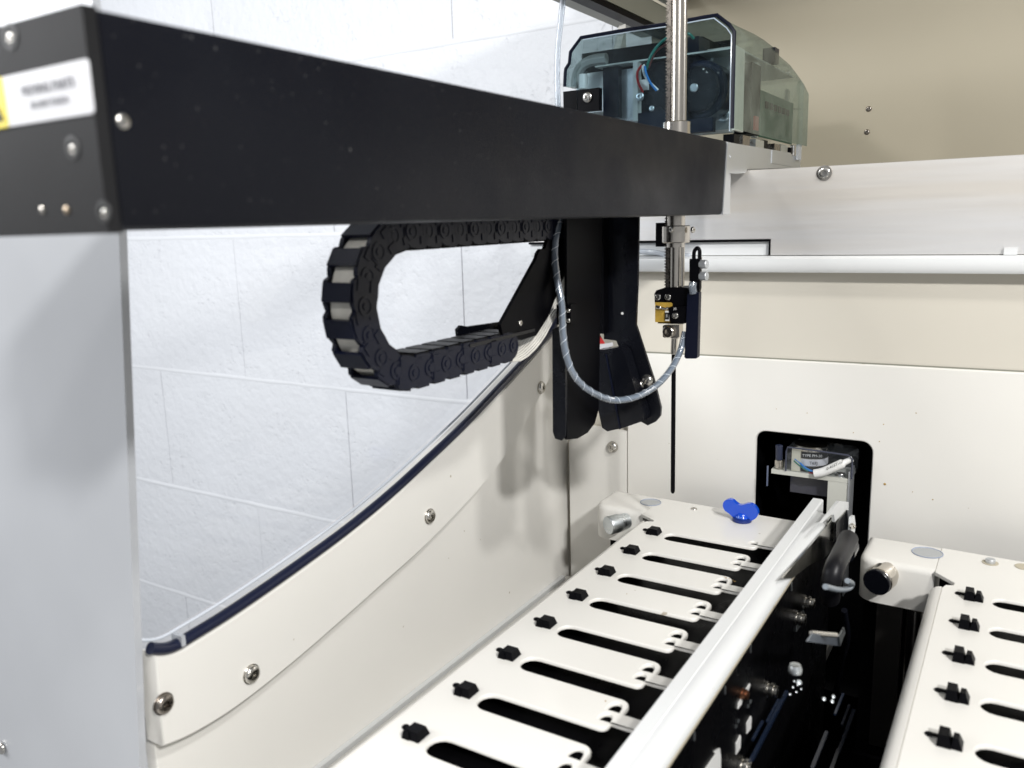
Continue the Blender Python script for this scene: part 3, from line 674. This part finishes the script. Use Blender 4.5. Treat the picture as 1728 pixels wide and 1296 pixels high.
# ribbon cable inside the chain
rb = empty('ribbon_cable', (-.426, .66, -.11), 'pale ribbed ribbon cable inside the chain and up along the slanted strap', 'cable')
tail = [P(860, 590, X=-.425), P(893, 560, X=-.425), P(915, 520, X=-.425), P(938, 485, X=-.425), P(962, 455, X=-.425)]
for k in range(11):
    x = XC0+.0055+.0019*k
    pp = [Vector((x, cpos(s)[0]+.0085*math.sin(cpos(s)[2]), cpos(s)[1]-.0085*math.cos(cpos(s)[2]))) for s in [(-10+i)*.02 for i in range(10)]+[i*math.pi*RC/10 for i in range(11)]+[math.pi*RC+.02*i for i in range(1, 7)]]
    for j, t in enumerate(tail): pp.append(Vector((x+(.0012*j), t.y+.0006*k, t.z-.0011*k)))
    b = bmesh.new(); sweep(b, smooth_path(pp, 3), .00105, 6); bm_link('conductor', b, w_cream, rb)
# slanted strap with foot
ss = empty('chain_strap', (-.41, .7, -.1), 'slanted black strap with a folded foot holding the lower end of the cable chain', 'strap')
strap = [(845, 548), (906, 436), (908, 428), (913, 420), (920, 420), (945, 372), (985, 372), (985, 400), (962, 440), (925, 535), (905, 566), (880, 574), (850, 572)]
S3 = [P(x, y, X=-.412) for x, y in strap]
for i in (5, 6): S3[i].z = .02
extrude('strap_web', S3, (-.004, 0, 0), black_m, ss, .0008)
foot = [(767, 560), (770, 552), (780, 551), (786, 551), (788, 553), (845, 545), (860, 540), (880, 560), (905, 566), (842, 581), (800, 584), (775, 581), (768, 572)]
yf = [P(x, y, X=-.412) for x, y in foot]
extrude('foot_lip', [P(x, y, X=-.445) for x, y in ((772, 556), (778, 549), (788, 551), (845, 543), (845, 575), (786, 579), (774, 572))], (-.003, 0, 0), black, ss, .001)
fz = P(800, 582, X=-.412).z
box('foot_plate', (-.446, -.410), (P(790, 580, X=-.412).y, P(900, 565, X=-.412).y), (fz-.001, fz+.002), black, ss, .001)
for q in ((823, 568), (832, 569), (836, 567)): screw('rivet', P(*q, Z=fz+.002), (0, 0, 1), .0022, screwm, 6, .5, ss)
screw('screw', P(878, 545, X=-.4118), (1, 0, 0), .003, screwm, 6, .5, ss)
# ================================================================== racks
def latch_parts(parent, x, y, wide):
    b = bmesh.new(); z = ZR
    wx, wy, h = (.0068, .0078, .0085)
    def wedge(x0, x1, y0, y1, hh, t):
        vs = [b.verts.new(v) for v in ((x0, y0, z), (x1, y0, z), (x1, y1, z), (x0, y1, z), (x0+t*.4, y0+t, z+hh), (x1-t, y0+t, z+hh), (x1-t, y1-t, z+hh), (x0+t*.4, y1-t, z+hh))]
        for f in ((0,3,2,1), (4,5,6,7), (0,1,5,4), (1,2,6,5), (2,3,7,6), (3,0,4,7)): b.faces.new([vs[i] for i in f])
    if wide:
        wedge(x-.0085, x+.0010, y-.0080, y+.0080, .0085, .0020); wedge(x+.0006, x+.0080, y-.0070, y+.0066, .0074, .0028)
    else:
        wedge(x-.0066, x+.0068, y-.0070, y+.0074, .0066, .0020); wedge(x-.0082, x-.0010, y-.0078, y+.0005, .0055, .0014)
    lathe('', (x-.0138, y+.0042, z), (0, 0, 1), [(0, 0), (.0030, 0), (.0028, .0012), (.0012, .002), (0, .002)], None, None, 12, None, b)
    box('', (x-.0125, x-.006), (y+.0028, y+.0052), (z, z+.002), None, None, 0, b)
    return b
def dmoon(x0, x1, y0, h, n=8):
    return [(x0, y0)]+[(x0+(x1-x0)*(.5-.5*math.cos(math.pi*i/n))*.98, y0+h*math.sin(math.pi*i/n)**.75) for i in range(1, n)]+[(x1, y0)]
RX = -.184
def slot_hole(yl, x_left, xe, right):
    s = yl-.008; f = s+.0114; nn = s-.0114
    pts = arc(x_left+.0114, s, .0114, 270, 90, 8)
    pts += [(xe-.006, f)]+arc(xe-.006, f+.006, .006, -90, 0, 4)[1:]+[(xe, f+.0098), (right, f+.0098)]
    pts += [(right, nn-.0182), (xe+.003, nn-.0182)]+arc(xe+.003-.009, nn-.009, .009, 0, 90, 5)
    return pts
RL = empty('left_sample_rack', (-.3, .6, ZR), 'off-white slotted rack deck under the probe with eight black latches', 'rack', 'slotted sample racks')
RL.name = 'sample_rack'
LY = [.431+.0651*k for k in range(-2, 8)]
holes = []
for yl in LY:
    holes.append(slot_hole(yl, -.3455, -.2412, RX))
    s = yl-.008
    if yl < .95:
        holes.append(dmoon(-.2528, -.2424, s+.0114+.0099, .0105))
        holes.append(dmoon(-.2528, -.2416, s-.0114-.0176, .0122))
outer = [(-.386, .24), (-.386, .905), (-.383, .914), (-.376, .917), (-.376, .920), (-.3985, .934), (-.3985, 1.003), (-.1745, .9955), (-.1745, .24)]
sheet('deck', outer, holes, .0032, cream, RL, 'XY', ZR, .0008)
flp = [(-.386, ZR-.0003), (-.3895, ZR-.0015), (-.392, ZR-.005), (-.392, ZR-.05), (-.390, ZR-.05), (-.390, ZR-.0065), (-.386, ZR-.006)]
extrude('deck_flange', [(a, .24, c) for a, c in flp], (0, .675, 0), cream, RL, 0)
for yl in LY[1:]:
    bm_link('latch', latch_parts(RL, -.3585, yl-.0062, False), black_m, RL, bevel=.0006, segs=2)
# corner lug
def lug(parent, x0, x1, y0, y1, zb):
    b = bmesh.new(); box('', (x0, x1), (y0, y1), (zb, ZR), None, None, 0, b)
    es = [e for e in b.edges if all(abs(v.co.x-x0) < 1e-6 and abs(v.co.y-y0) < 1e-6 for v in e.verts)]
    bmesh.ops.bevel(b, geom=es, offset=.020, segments=6, affect='EDGES', profile=.5)
    es = [e for e in b.edges if all(abs(v.co.z-ZR) < 1e-6 for v in e.verts) and not all(abs(v.co.x-x1) < 1e-6 for v in e.verts)]
    bmesh.ops.bevel(b, geom=es, offset=.007, segments=4, affect='EDGES', profile=.5)
    return bm_link('corner_lug', b, cream, parent)
lug(RL, -.470, -.3986, .940, 1.008, -.414)
dsc = P(1098, 848, Z=ZR)
def disc(parent, c, r):
    lathe('insert_ring', (c.x, c.y, ZR+.0003), (0, 0, 1), [(r*1.02, 0), (r*1.02, .0004), (r*.98, .0006), (r*.95, .0)], mat('blue_ring', (.28, .33, .45), .4), parent, 36)
    lathe('round_insert', (c.x, c.y, ZR+.0002), (0, 0, 1), [(0, 0), (r*.96, 0), (r*.96, .0002), (0, .0003)], alu, parent, 36)
disc(RL, dsc, .0135)
stain = mat('rust_stain', (.36, .22, .07), .7)
for a, c, r_ in ((1225, 975, .0012), (1231, 976, .0009), (1222, 973, .0006), (1237, 979, .0008), (1240, 981, .0012), (1150, 945, .0006), (1058, 1002, .0006), (1022, 1183, .0008)):
    q = P(a, c, Z=ZR+.0001); lathe('stain', q, (0, 0, 1), [(r_*.2, 0), (r_, 0), (r_*.7, .00012), (0, .0002)], stain, RL, 9)
sc_ = P(1171, 859, Z=ZR)
screw('deck_screw', sc_, (0, 0, 1), .0042, screwm, 4, .4, RL)
def knob(parent, px, py, r, face, Y0, dirv):
    p = P(px, py, Y=Y0); d = Vector(dirv).normalized()
    lathe('locking_knob', p-d*.03, d, [(0, 0), (r*.86, 0), (r*.86, .012), (r, .014), (r, .028), (r*.97, .0295), (r*.93, .030), (r*.9, .0302), (0, .0306)], face, parent, 36)
    return p, d
knob(RL, 1026, 887, .0120, zinc, .915, (-.55, -1, -.02))
tag(box('base_block', (-.3885, -.178), (.22, .985), (-.528, -.386), deepblk, None, .002), 'black base block under the left rack seen through its slots', 'base')
tag(box('lug_support', (-.447, -.40), (.945, 1.0), (-.528, -.4145), deepblk, None, .002), 'black support under the corner lug with the zinc knob', 'support')
tag(box('base_block', (-.0600, .62), (.22, .905), (-.69, -.386), deepblk, None, .002), 'black base block under the right rack seen through its slots', 'base')
# glimpses under the slots
uf = empty('under_rack_fittings', (-.3, .5, -.41), 'small steel fittings glinting on the black base under the nearest slots', 'fittings')
for (px, py, r_) in ((1145-0, 1290, 0),):
    pass
for x_, y_, s_ in ((-.318, .412, .006), (-.300, .400, .005), (-.262, .432, .004), (-.305, .475, .0035)):
    box('clip', (x_-s_, x_+s_), (y_-s_*.6, y_+s_*.6), (-.3858, -.3858+s_*1.6), zinc, uf, .001)
# wing bolt
wb0 = P(1252, 879, Z=ZR)
wb = empty('wing_bolt', wb0, 'bright blue plastic wing bolt standing on the white rack deck', 'bolt')
lathe('collar', (wb0.x, wb0.y, ZR+.0002), (0, 0, 1), [(0, 0), (.0115, 0), (.0118, .002), (.0112, .0045), (0, .0045)], mat('dark_blue_plastic', (.003, .02, .16), .3), wb, 32)
wpx = [(1241, 875), (1232, 866), (1224, 860), (1221, 852), (1223, 845), (1230, 841.5), (1237, 843), (1243, 848), (1248, 851), (1254, 851), (1259, 849.5), (1266, 849), (1273, 852), (1279, 860), (1280, 867), (1277, 873), (1270, 877), (1262, 878)]
W3 = smooth_path([P(x, y, Y=wb0.y) for x, y in wpx+wpx[:1]], 3)[:-1]
extrude('wings', [p+Vector((0, -.003, 0)) for p in W3], (0, .0065, 0), blue, wb, .0014, 3)
lathe('boss', (wb0.x, wb0.y, ZR+.004), (0, 0, 1), [(.0085, 0), (.0075, .003), (.005, .006), (0, .007)], blue, wb, 24)
words('lettering', 'NEXT', .0035, (wb0.x, wb0.y-.0092, ZR+.0068), (1, 0, 0), (0, -.3, 1), mat('light_blue_print', (.2, .35, .8), .4), wb)
# ------------------------------------------------ white rail over the rack
wr = empty('guide_rail', (-.18, .65, ZR), 'long glossy white rail running above the right edge of the left rack', 'rail')
pr = [(-.1995, .004), (-.1995, .0385), (-.1985, .0400), (-.1880, .0400), (-.1872, .0393), (-.1864, .0397), (-.1815, .0395), (-.1770, .0382), (-.1738, .0355), (-.1720, .0318), (-.1717, .0290), (-.1735, .0285), (-.185, .0285), (-.186, .004)]
extrude('rail_body', [(a, .24, ZR+c) for a, c in pr], (0, .68, 0), white, wr, 0)
ridge = [(-.1995, .004), (-.1995, .0385), (-.1985, .0400), (-.1885, .0400), (-.187, .0385), (-.187, .004)]
extrude('rail_nose', [(a, .9202, ZR+c) for a, c in ridge], (0, .055, 0), white, wr, 0)
extrude('rail_tab', [(a, .9202, ZR+c) for a, c in ((-.1868, .038), (-.1868, .004), (-.1740, .004), (-.1740, .030), (-.1770, .036))], (0, .016, 0), white, wr, 0)
box('edge_strip', (-.1733, -.1712), (.24, .930), (ZR+.0268, ZR+.0284), beige, wr, .0004)
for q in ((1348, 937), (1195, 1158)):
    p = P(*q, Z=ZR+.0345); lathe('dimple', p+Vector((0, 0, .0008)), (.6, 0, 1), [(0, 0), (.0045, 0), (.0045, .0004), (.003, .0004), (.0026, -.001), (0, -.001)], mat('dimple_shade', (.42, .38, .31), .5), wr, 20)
# ------------------------------------------------ black plate under the rail
bp2 = empty('side_plate_assembly', (-.15, .6, -.45), 'glossy black side plate under the white rail carrying screws and rivets', 'plate')
XS = -.1722
box('black_plate', (XS-.0025, XS), (.22, .955), (-.70, ZR+.0266), deepblk, bp2, .0005)
pk = [(1345, 939), (1405, 874), (1412, 878), (1413, 905), (1398, 935), (1383, 948), (1365, 952), (1350, 958)]
extrude('polished_plate', [P(x, y, X=XS+.0006) for x, y in ((1318, 975), (1409, 869), (1413, 876), (1414, 912), (1400, 930), (1385, 945), (1368, 950), (1352, 962), (1335, 975))], (.0015, 0, 0), mat('polished_steel', (.55, .54, .50), .12, 1, rvar=.05, rscale=40), bp2, .0004)
extrude('dark_tab', [P(x, y, X=XS+.004) for x, y in ((1409, 884), (1428, 861), (1430, 893), (1425, 903), (1412, 916), (1408, 914))], (.0015, 0, 0), black, bp2, .0004)
def stub(px, py, r, L, m_=None):
    p = P(px, py, X=XS+.0002); m_ = m_ or screwm
    lathe('threaded_stud', p, (1, 0, 0), [(0, 0), (r*1.35, 0), (r*1.35, L*.2), (r, L*.22), (r, L*.4), (r*1.25, L*.42), (r*1.25, L*.66), (r*.9, L*.68), (r*.9, L*.8), (r, L*.82), (r, L*.95), (r*.8, L), (0, L)], m_, bp2, 18)
stub(1356, 1015, .0052, .011); stub(1342, 1042, .0054, .010); stub(1292, 1162, .0052, .011); stub(1251, 1170, .0034, .006, copper); stub(1249, 1293, .0065, .010)
def diamond(pxs, nm='slot_light_patch', m_=None):
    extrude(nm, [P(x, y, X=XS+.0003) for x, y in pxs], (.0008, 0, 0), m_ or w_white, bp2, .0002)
diamond([(1264, 1153), (1258, 1162), (1256, 1170), (1262, 1164), (1265, 1156)], 'white_wing'); diamond([(1250, 1178), (1245, 1186), (1244, 1196), (1250, 1188), (1252, 1180)], 'white_wing')
diamond([(1266, 1208), (1259, 1220), (1259, 1238), (1266, 1229), (1267, 1211)]); diamond([(1248, 1240), (1241, 1255), (1241, 1273), (1248, 1262), (1249, 1244)])  # white patches stand in for light seen through holes in the plate
diamond([(1213, 1262), (1203, 1268), (1206, 1273), (1190, 1296), (1187, 1310), (1215, 1310), (1215, 1275)], 'white_ticket')
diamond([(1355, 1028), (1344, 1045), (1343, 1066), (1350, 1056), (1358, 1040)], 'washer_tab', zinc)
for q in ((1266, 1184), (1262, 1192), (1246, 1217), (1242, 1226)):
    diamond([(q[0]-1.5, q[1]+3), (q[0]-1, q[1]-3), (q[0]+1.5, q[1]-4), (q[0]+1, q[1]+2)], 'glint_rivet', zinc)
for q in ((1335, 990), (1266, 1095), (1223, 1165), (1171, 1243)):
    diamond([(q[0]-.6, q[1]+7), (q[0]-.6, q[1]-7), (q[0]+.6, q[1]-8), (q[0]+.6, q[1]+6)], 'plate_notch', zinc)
# ------------------------------------------------ recess motor unit
XO0, XO1 = op[0], op[1]
cv = empty('recess_box', (-.21, 1.1, -.4), 'black lined recess behind the rounded opening of the back panel', 'recess')
box('recess_back', (XO0-.03, XO1+.03), (1.22, 1.225), (-.80, -.24), deepblk, cv, 0)
box('recess_side', (XO0-.012, XO0-.007), (D+.0065, 1.219), (-.80, -.25), deepblk, cv, 0); box('recess_side', (XO1+.007, XO1+.012), (D+.0065, 1.219), (-.80, -.25), deepblk, cv, 0)
box('recess_top', (XO0-.006, XO1+.006), (D+.0065, 1.219), (-.258, -.253), deepblk, cv, 0)
um = empty('shaker_motor', (-.22, 1.06, -.32), 'small wired motor under a clear lid on a cream bracket inside the black opening', 'motor')
h2 = lambda a, c, Y: P(1250+a/6.48, 700+c/6.48, Y=Y)
Y2 = 1.03
pale = mat('pale_bracket', (.52, .52, .47), .4)
shelf = [h2(330, 590, Y2), h2(480, 610, Y2), h2(1190, 700, Y2)]
zs = h2(700, 640, Y2).z
box('bracket_shelf', (h2(335, 600, Y2).x, h2(1178, 690, Y2).x), (Y2, Y2+.05), (zs-.0055, zs), pale, um, .0012)
box('bracket_upright', (h2(950, 800, Y2).x, h2(1170, 800, Y2).x), (Y2+.0003, Y2+.004), (ZR-.08, zs-.0058), pale, um, .0008)
box('upright_edge', (h2(1172, 800, Y2).x, h2(1188, 800, Y2).x), (Y2-.001, Y2+.03), (ZR-.10, h2(1190, 620, Y2).z), alu, um, .0006)
box('smoked_plate', (h2(500, 760, Y2).x, h2(940, 800, Y2).x), (Y2+.02, Y2+.024), (h2(500, 890, Y2).z, zs-.006), mat('smoked_plate', (.05, .05, .065), .15), um, .0008)
box('side_leg', (h2(285, 600, Y2).x, h2(300, 600, Y2).x), (Y2, Y2+.002), (h2(300, 780, Y2).z, h2(300, 560, Y2).z), mat('dark_clear_leg', (.12, .14, .20), .2), um, .0005)
mcx = h2(770, 530, Y2+.022)
cyl('motor_can', (mcx.x-.003, Y2+.028, zs+.0002), (mcx.x-.003, Y2+.028, zs+.031), .0215, steel, um, 40, .002)
lathe('can_label', (mcx.x-.003, Y2+.028, zs+.008), (0, 0, 1), [(.0217, 0), (.0217, .0085)], labelw, um, 40)
lathe('can_label', (mcx.x-.003, Y2+.028, zs+.0172), (0, 0, 1), [(.0217, 0), (.0217, .0085)], inkk, um, 40)
lathe('can_label', (mcx.x-.003, Y2+.028, zs+.0005), (0, 0, 1), [(.0217, 0), (.0217, .0068)], inkk, um, 40)
words('lettering', 'TYPE PM-30', .0046, (mcx.x+.004, Y2+.0072, zs+.0215), (1, .30, 0), (0, 0, 1), w_white, um)
words('lettering', 'T67J', .0052, (mcx.x+.006, Y2+.0068, zs+.0122), (1, .30, 0), (0, 0, 1), inkk, um)
box('terminal_block', (h2(545, 600, Y2).x, h2(640, 600, Y2).x), (Y2+.003, Y2+.012), (zs+.0005, zs+.028), mat('cream_terminal', (.60, .57, .45), .4), um, .001)
cyl('corner_post', h2(420, 580, Y2+.006), h2(420, 490, Y2+.006), .0055, steel, um, 20)
cyl('corner_rod', h2(420, 490, Y2+.006), h2(420, 330, Y2+.006), .0045, mat('dark_rod', (.02, .025, .05), .2), um, 16)
for a, c in ((930, 650), (1090, 665)): cap_screw('screw', h2(a, c+22, Y2+.008), (0, 0, 1), .0055, .006, um)
lid = [h2(495, 610, Y2+.001), h2(500, 400, Y2+.001), h2(515, 352, Y2+.001), h2(760, 380, Y2+.001), h2(1180, 440, Y2+.001), h2(1222, 480, Y2+.001), h2(1215, 700, Y2+.001)]
lid = [Vector((p.x, Y2+.0005, p.z)) for p in lid]
b = bmesh.new(); A = [b.verts.new(p) for p in lid]; B = [b.verts.new(p+Vector((0, .046, 0))) for p in lid]
for i in range(len(A)-1): b.faces.new((A[i], A[i+1], B[i+1], B[i]))
b.faces.new(A); b.faces.new(B[::-1]); bm_link('clear_lid', b, dome_m, um)
tube('lid_rim', [p+Vector((0, -.001, 0)) for p in lid], .0010, mat('lid_rim', (.04, .045, .07), .2), um, 6, raw=True)
def wire2(m_, pts, label, r=.0011, y=.0):
    o = tube('wire', [h2(a, c, Y2+.004+y) for a, c in pts], r, m_, None, 8); tag(o, label, 'wire')
wire2(w_blue, [(590, 480), (640, 520), (700, 575), (760, 610), (810, 620)], 'blue wire in front of the small motor in the opening', .0013)
wire2(w_green, [(580, 500), (630, 545), (690, 590), (740, 618)], 'green wire beside the blue one in the opening', .0008, -.001)
wire2(w_red, [(585, 625), (620, 645), (690, 652), (760, 640), (810, 640)], 'red wire low in front of the small motor in the opening', .0013)
wire2(w_cream, [(560, 600), (600, 590), (620, 625), (590, 640)], 'cream loop of wire at the motor terminals', .0008)
sl = tube('sleeve', [h2(810, 645, Y2-.003), h2(900, 625, Y2-.003), h2(1050, 560, Y2-.002), h2(1222, 480, Y2+.004)], lambda i: .0055 if i < 20 else .0035, w_white, None, 14)
tag(sl, 'white printed cable sleeve rising to the right across the small motor', 'cable')
a_, c_ = h2(945, 590, Y2-.0090), h2(1110, 515, Y2-.0085)
words('lettering', '0-41ST-10', .0052, (a_+c_)/2, c_-a_, (0, 0, 1), inkk, sl)
# bits right of the rail in the gap
gb = empty('white_end_bracket', (-.15, .97, -.36), 'white folded end bracket behind the rail in front of the opening', 'bracket')
extrude('bracket_sheet', [P(x, y, X=-.160) for x, y in ((1388, 882), (1416, 845.5), (1432, 847), (1432, 861), (1427, 860), (1409, 881), (1407.5, 868.5), (1402, 869))], (-.003, 0, 0), white, gb, .0008)
extrude('bracket_cheek', [P(x, y, X=-.147) for x, y in ((1430, 905), (1433, 872), (1437, 869), (1439, 885), (1436, 910))], (.003, 0, 0), white, gb, .0008)
cap_screw('screw', P(1437, 887, X=-.1435), (.6, -.8, 0), .003, .004, gb)
cyl('pin', P(1434, 911, X=-.144), P(1443, 911, X=-.137), .0012, screwm, gb, 12)
hz_ = empty('cable_elbow', (-.14, .92, -.43), 'dark grey bent hose beside the black side plate', 'hose')
tube('hose_body', [P(1432, 908, X=-.135), P(1425, 925, X=-.135), P(1410, 955, X=-.135), P(1402, 985, X=-.137), P(1400, 1010, X=-.14)], .0092, mat('grey_hose', (.008, .008, .010), .38, spec=.25), hz_, 20)
tube('hose_band', [P(1432, 920, X=-.135), P(1425, 934, X=-.135)], .0098, black, hz_, 20)
tg = tube('grey_hook', [P(1393, 990, X=-.120), P(1415, 995, X=-.120), P(1432, 993, X=-.120), P(1438, 985, X=-.118), P(1430, 980, X=-.115)], .0024, mat('grey_hook', (.22, .25, .28), .3), None)
tag(tg, 'pale grey wire hook sticking out in the dark gap', 'hook')
tr = empty('steel_angle', P(1393, 1075, X=-.125), 'small bright steel angle low in the dark gap between the racks', 'angle')
extrude('angle_foot', [P(x, y, X=-.12) for x, y in ((1360, 1082), (1369, 1069), (1412, 1074), (1414, 1090))], (.0012, 0, 0), mat('angle_steel', (.30, .34, .40), .3, .8), tr, .0003)
extrude('angle_cheek', [P(x, y, X=-.118) for x, y in ((1414, 1074), (1422, 1058), (1424, 1068), (1416, 1090))], (.0012, 0, 0), zinc, tr, .0003)
cyl('angle_roll', P(1368, 1068, X=-.125), P(1412, 1072, X=-.11), .002, screwm, tr, 12)
dm = lathe('dome_nut', P(1342, 1128, X=-.13), (0, 0, 1), [(0, -.003), (.0052, -.003), (.0052, 0), (.004, .003), (0, .004)], zinc, None, 20)
tag(dm, 'lone domed steel nut shining in the dark gap', 'nut')
# pit between the racks
pit = empty('machine_pit', (-.1, .6, -.7), 'dark glossy machine pit between the two racks with long ribs on its floor', 'machine bay')
box('pit_floor', (XS+.0005, .62), (.2, 1.2), (-.72, -.70), deepblk, pit, 0)
box('pit_back_wall', (-.1462, .3), (1.036, 1.0425), (-.699, -.40), deepblk, pit, 0)
box('recess_floor', (-.30, XS), (.96, 1.2), (-.712, -.701), deepblk, pit, 0)
strk = mat('blue_black_rib', (.008, .014, .03), .18, spec=.6)
for (a, c, a2, c2, X_, w_, h_) in ((1325, 1165, 1262, 1290, -.166, .003, .0016), (1312, 1180, 1292, 1218, -.166, .002, .0008), (1285, 1215, 1268, 1250, -.166, .002, .001),
        (1421, 1170, 1407, 1206, -.12, .002, .0010), (1432, 1180, 1418, 1234, -.12, .002, .0014), (1438, 1206, 1412, 1262, -.12, .003, .0014), (1392, 1238, 1367, 1296, -.13, .003, .0020), (1412, 1265, 1396, 1310, -.12, .003, .0020)):
    p_, q_ = P(a, c, X=X_), P(a2, c2, X=X_); zz = (p_.z+q_.z)/2
    box('floor_rib', (X_, X_+w_), (q_.y, p_.y), (zz-h_, zz+h_), strk, pit, .0003)
tube('pit_cable', [P(1425, 1030, X=-.13), P(1430, 1075, X=-.13), P(1420, 1120, X=-.14), P(1405, 1200, X=-.15)], .003, black, pit)
for a, c in ((1340, 1150), (1346, 1156), (1338, 1160), (1350, 1150), (1344, 1168), (1333, 1172), (1352, 1163)):
    screw('rivet', P(a, c, X=-.15), (.6, -.4, .7), .0013, zinc, 6, .6, pit)
for a, c in ((1390, 1180), (1406, 1176), (1404, 1184), (1348, 1152)):
    screw('rivet', P(a, c, X=-.125), (.4, -.4, .8), .0022, zinc, 6, .6, pit)
box('inner_wall', (-.045, -.03), (.22, .86), (-.698, -.378), deepblk, pit, .001)
box('cross_bar', (-.13, -.02), (.90, .906), (-.600, -.594), black, pit, .001)
box('cross_bar', (-.11, -.02), (.86, .866), (-.620, -.614), black, pit, .001)
for x_, y_ in ((-.085, .82), (-.075, .80), (-.072, .812), (-.066, .86)): screw('rivet', (x_, y_, -.70), (0, 0, 1), .004, zinc, 6, .6, pit)
# ------------------------------------------------ right rack
RR = empty('sample_rack', (.1, .6, ZR), 'off-white slotted rack deck cut by the right edge of the photo', 'rack', 'slotted sample racks')
RYL = [.609+.065*k for k in range(-5, 5)]
def long_slot(yl, x0, x1, w_=.0108):
    s = yl-.006; return arc(x0+w_, s, w_, 90, 270, 8)+[(x1, s-w_), (x1, s+w_)]
outer = [(-.0525, .24), (-.0525, .876), (-.050, .884), (-.043, .887), (-.043, .893), (-.062, .912), (-.062, .986), (.30, .973), (.30, .24)]
sheet('deck', outer, [long_slot(y, -.0085, .13) for y in RYL], .0032, cream, RR, 'XY', ZR, .0008)
rf = [(-.0525, 0)]+[(-.0525+.011*math.cos(math.radians(a)), -.011+.011*math.sin(math.radians(a))) for a in (90, 112, 135, 157, 180)]+[(-.0635, -.055), (-.0615, -.055), (-.0615, -.011), (-.0525, -.006)]
extrude('deck_flange', [(a, .24, ZR+c) for a, c in rf[1:]], (0, .638, 0), cream, RR, 0)
for y in RYL: bm_link('latch', latch_parts(RR, -.0235, y-.006, True), black_m, RR, bevel=.0009, segs=2)
lx = P(1455, 935, Y=.93)
lug(RR, -.137, -.0621, .915, .990, -.417)
disc(RR, P(1565, 933, Z=ZR), .0155)
c = P(1671, 950, Z=ZR)
lathe('deck_pin', c, (0, 0, 1), [(0, 0), (.0048, 0), (.0048, .004), (.0042, .0046), (0, .0046)], alu, RR, 24)
lathe('deck_pin_seat', c, (0, 0, 1), [(.0049, .0001), (.0078, .0001), (.0078, .0006), (.0049, .0006)], beige, RR, 24)
c = P(1728, 957, Z=ZR); lathe('deck_pin_seat', c, (0, 0, 1), [(0, .0001), (.0085, .0001), (.0085, .0006), (0, .0007)], beige, RR, 24)
p, d = knob(RR, 1481, 981, .0145, steel, .895, (-.25, -1, -.05))
lathe('knob_face', p+d*.0002, d, [(0, 0), (.0140, 0), (.0140, .003), (.0132, .004), (0, .004)], black, RR, 32)
cyl('steel_leg', (-.078, .925, -.418), (-.078, .925, -.695), .009, steel, RR, 24)
box('leg_plate', (-.118, -.092), (.935, .94), (-.60, -.4175), mat('bronze_grey', (.06, .055, .05), .3, .5), RR, .001)
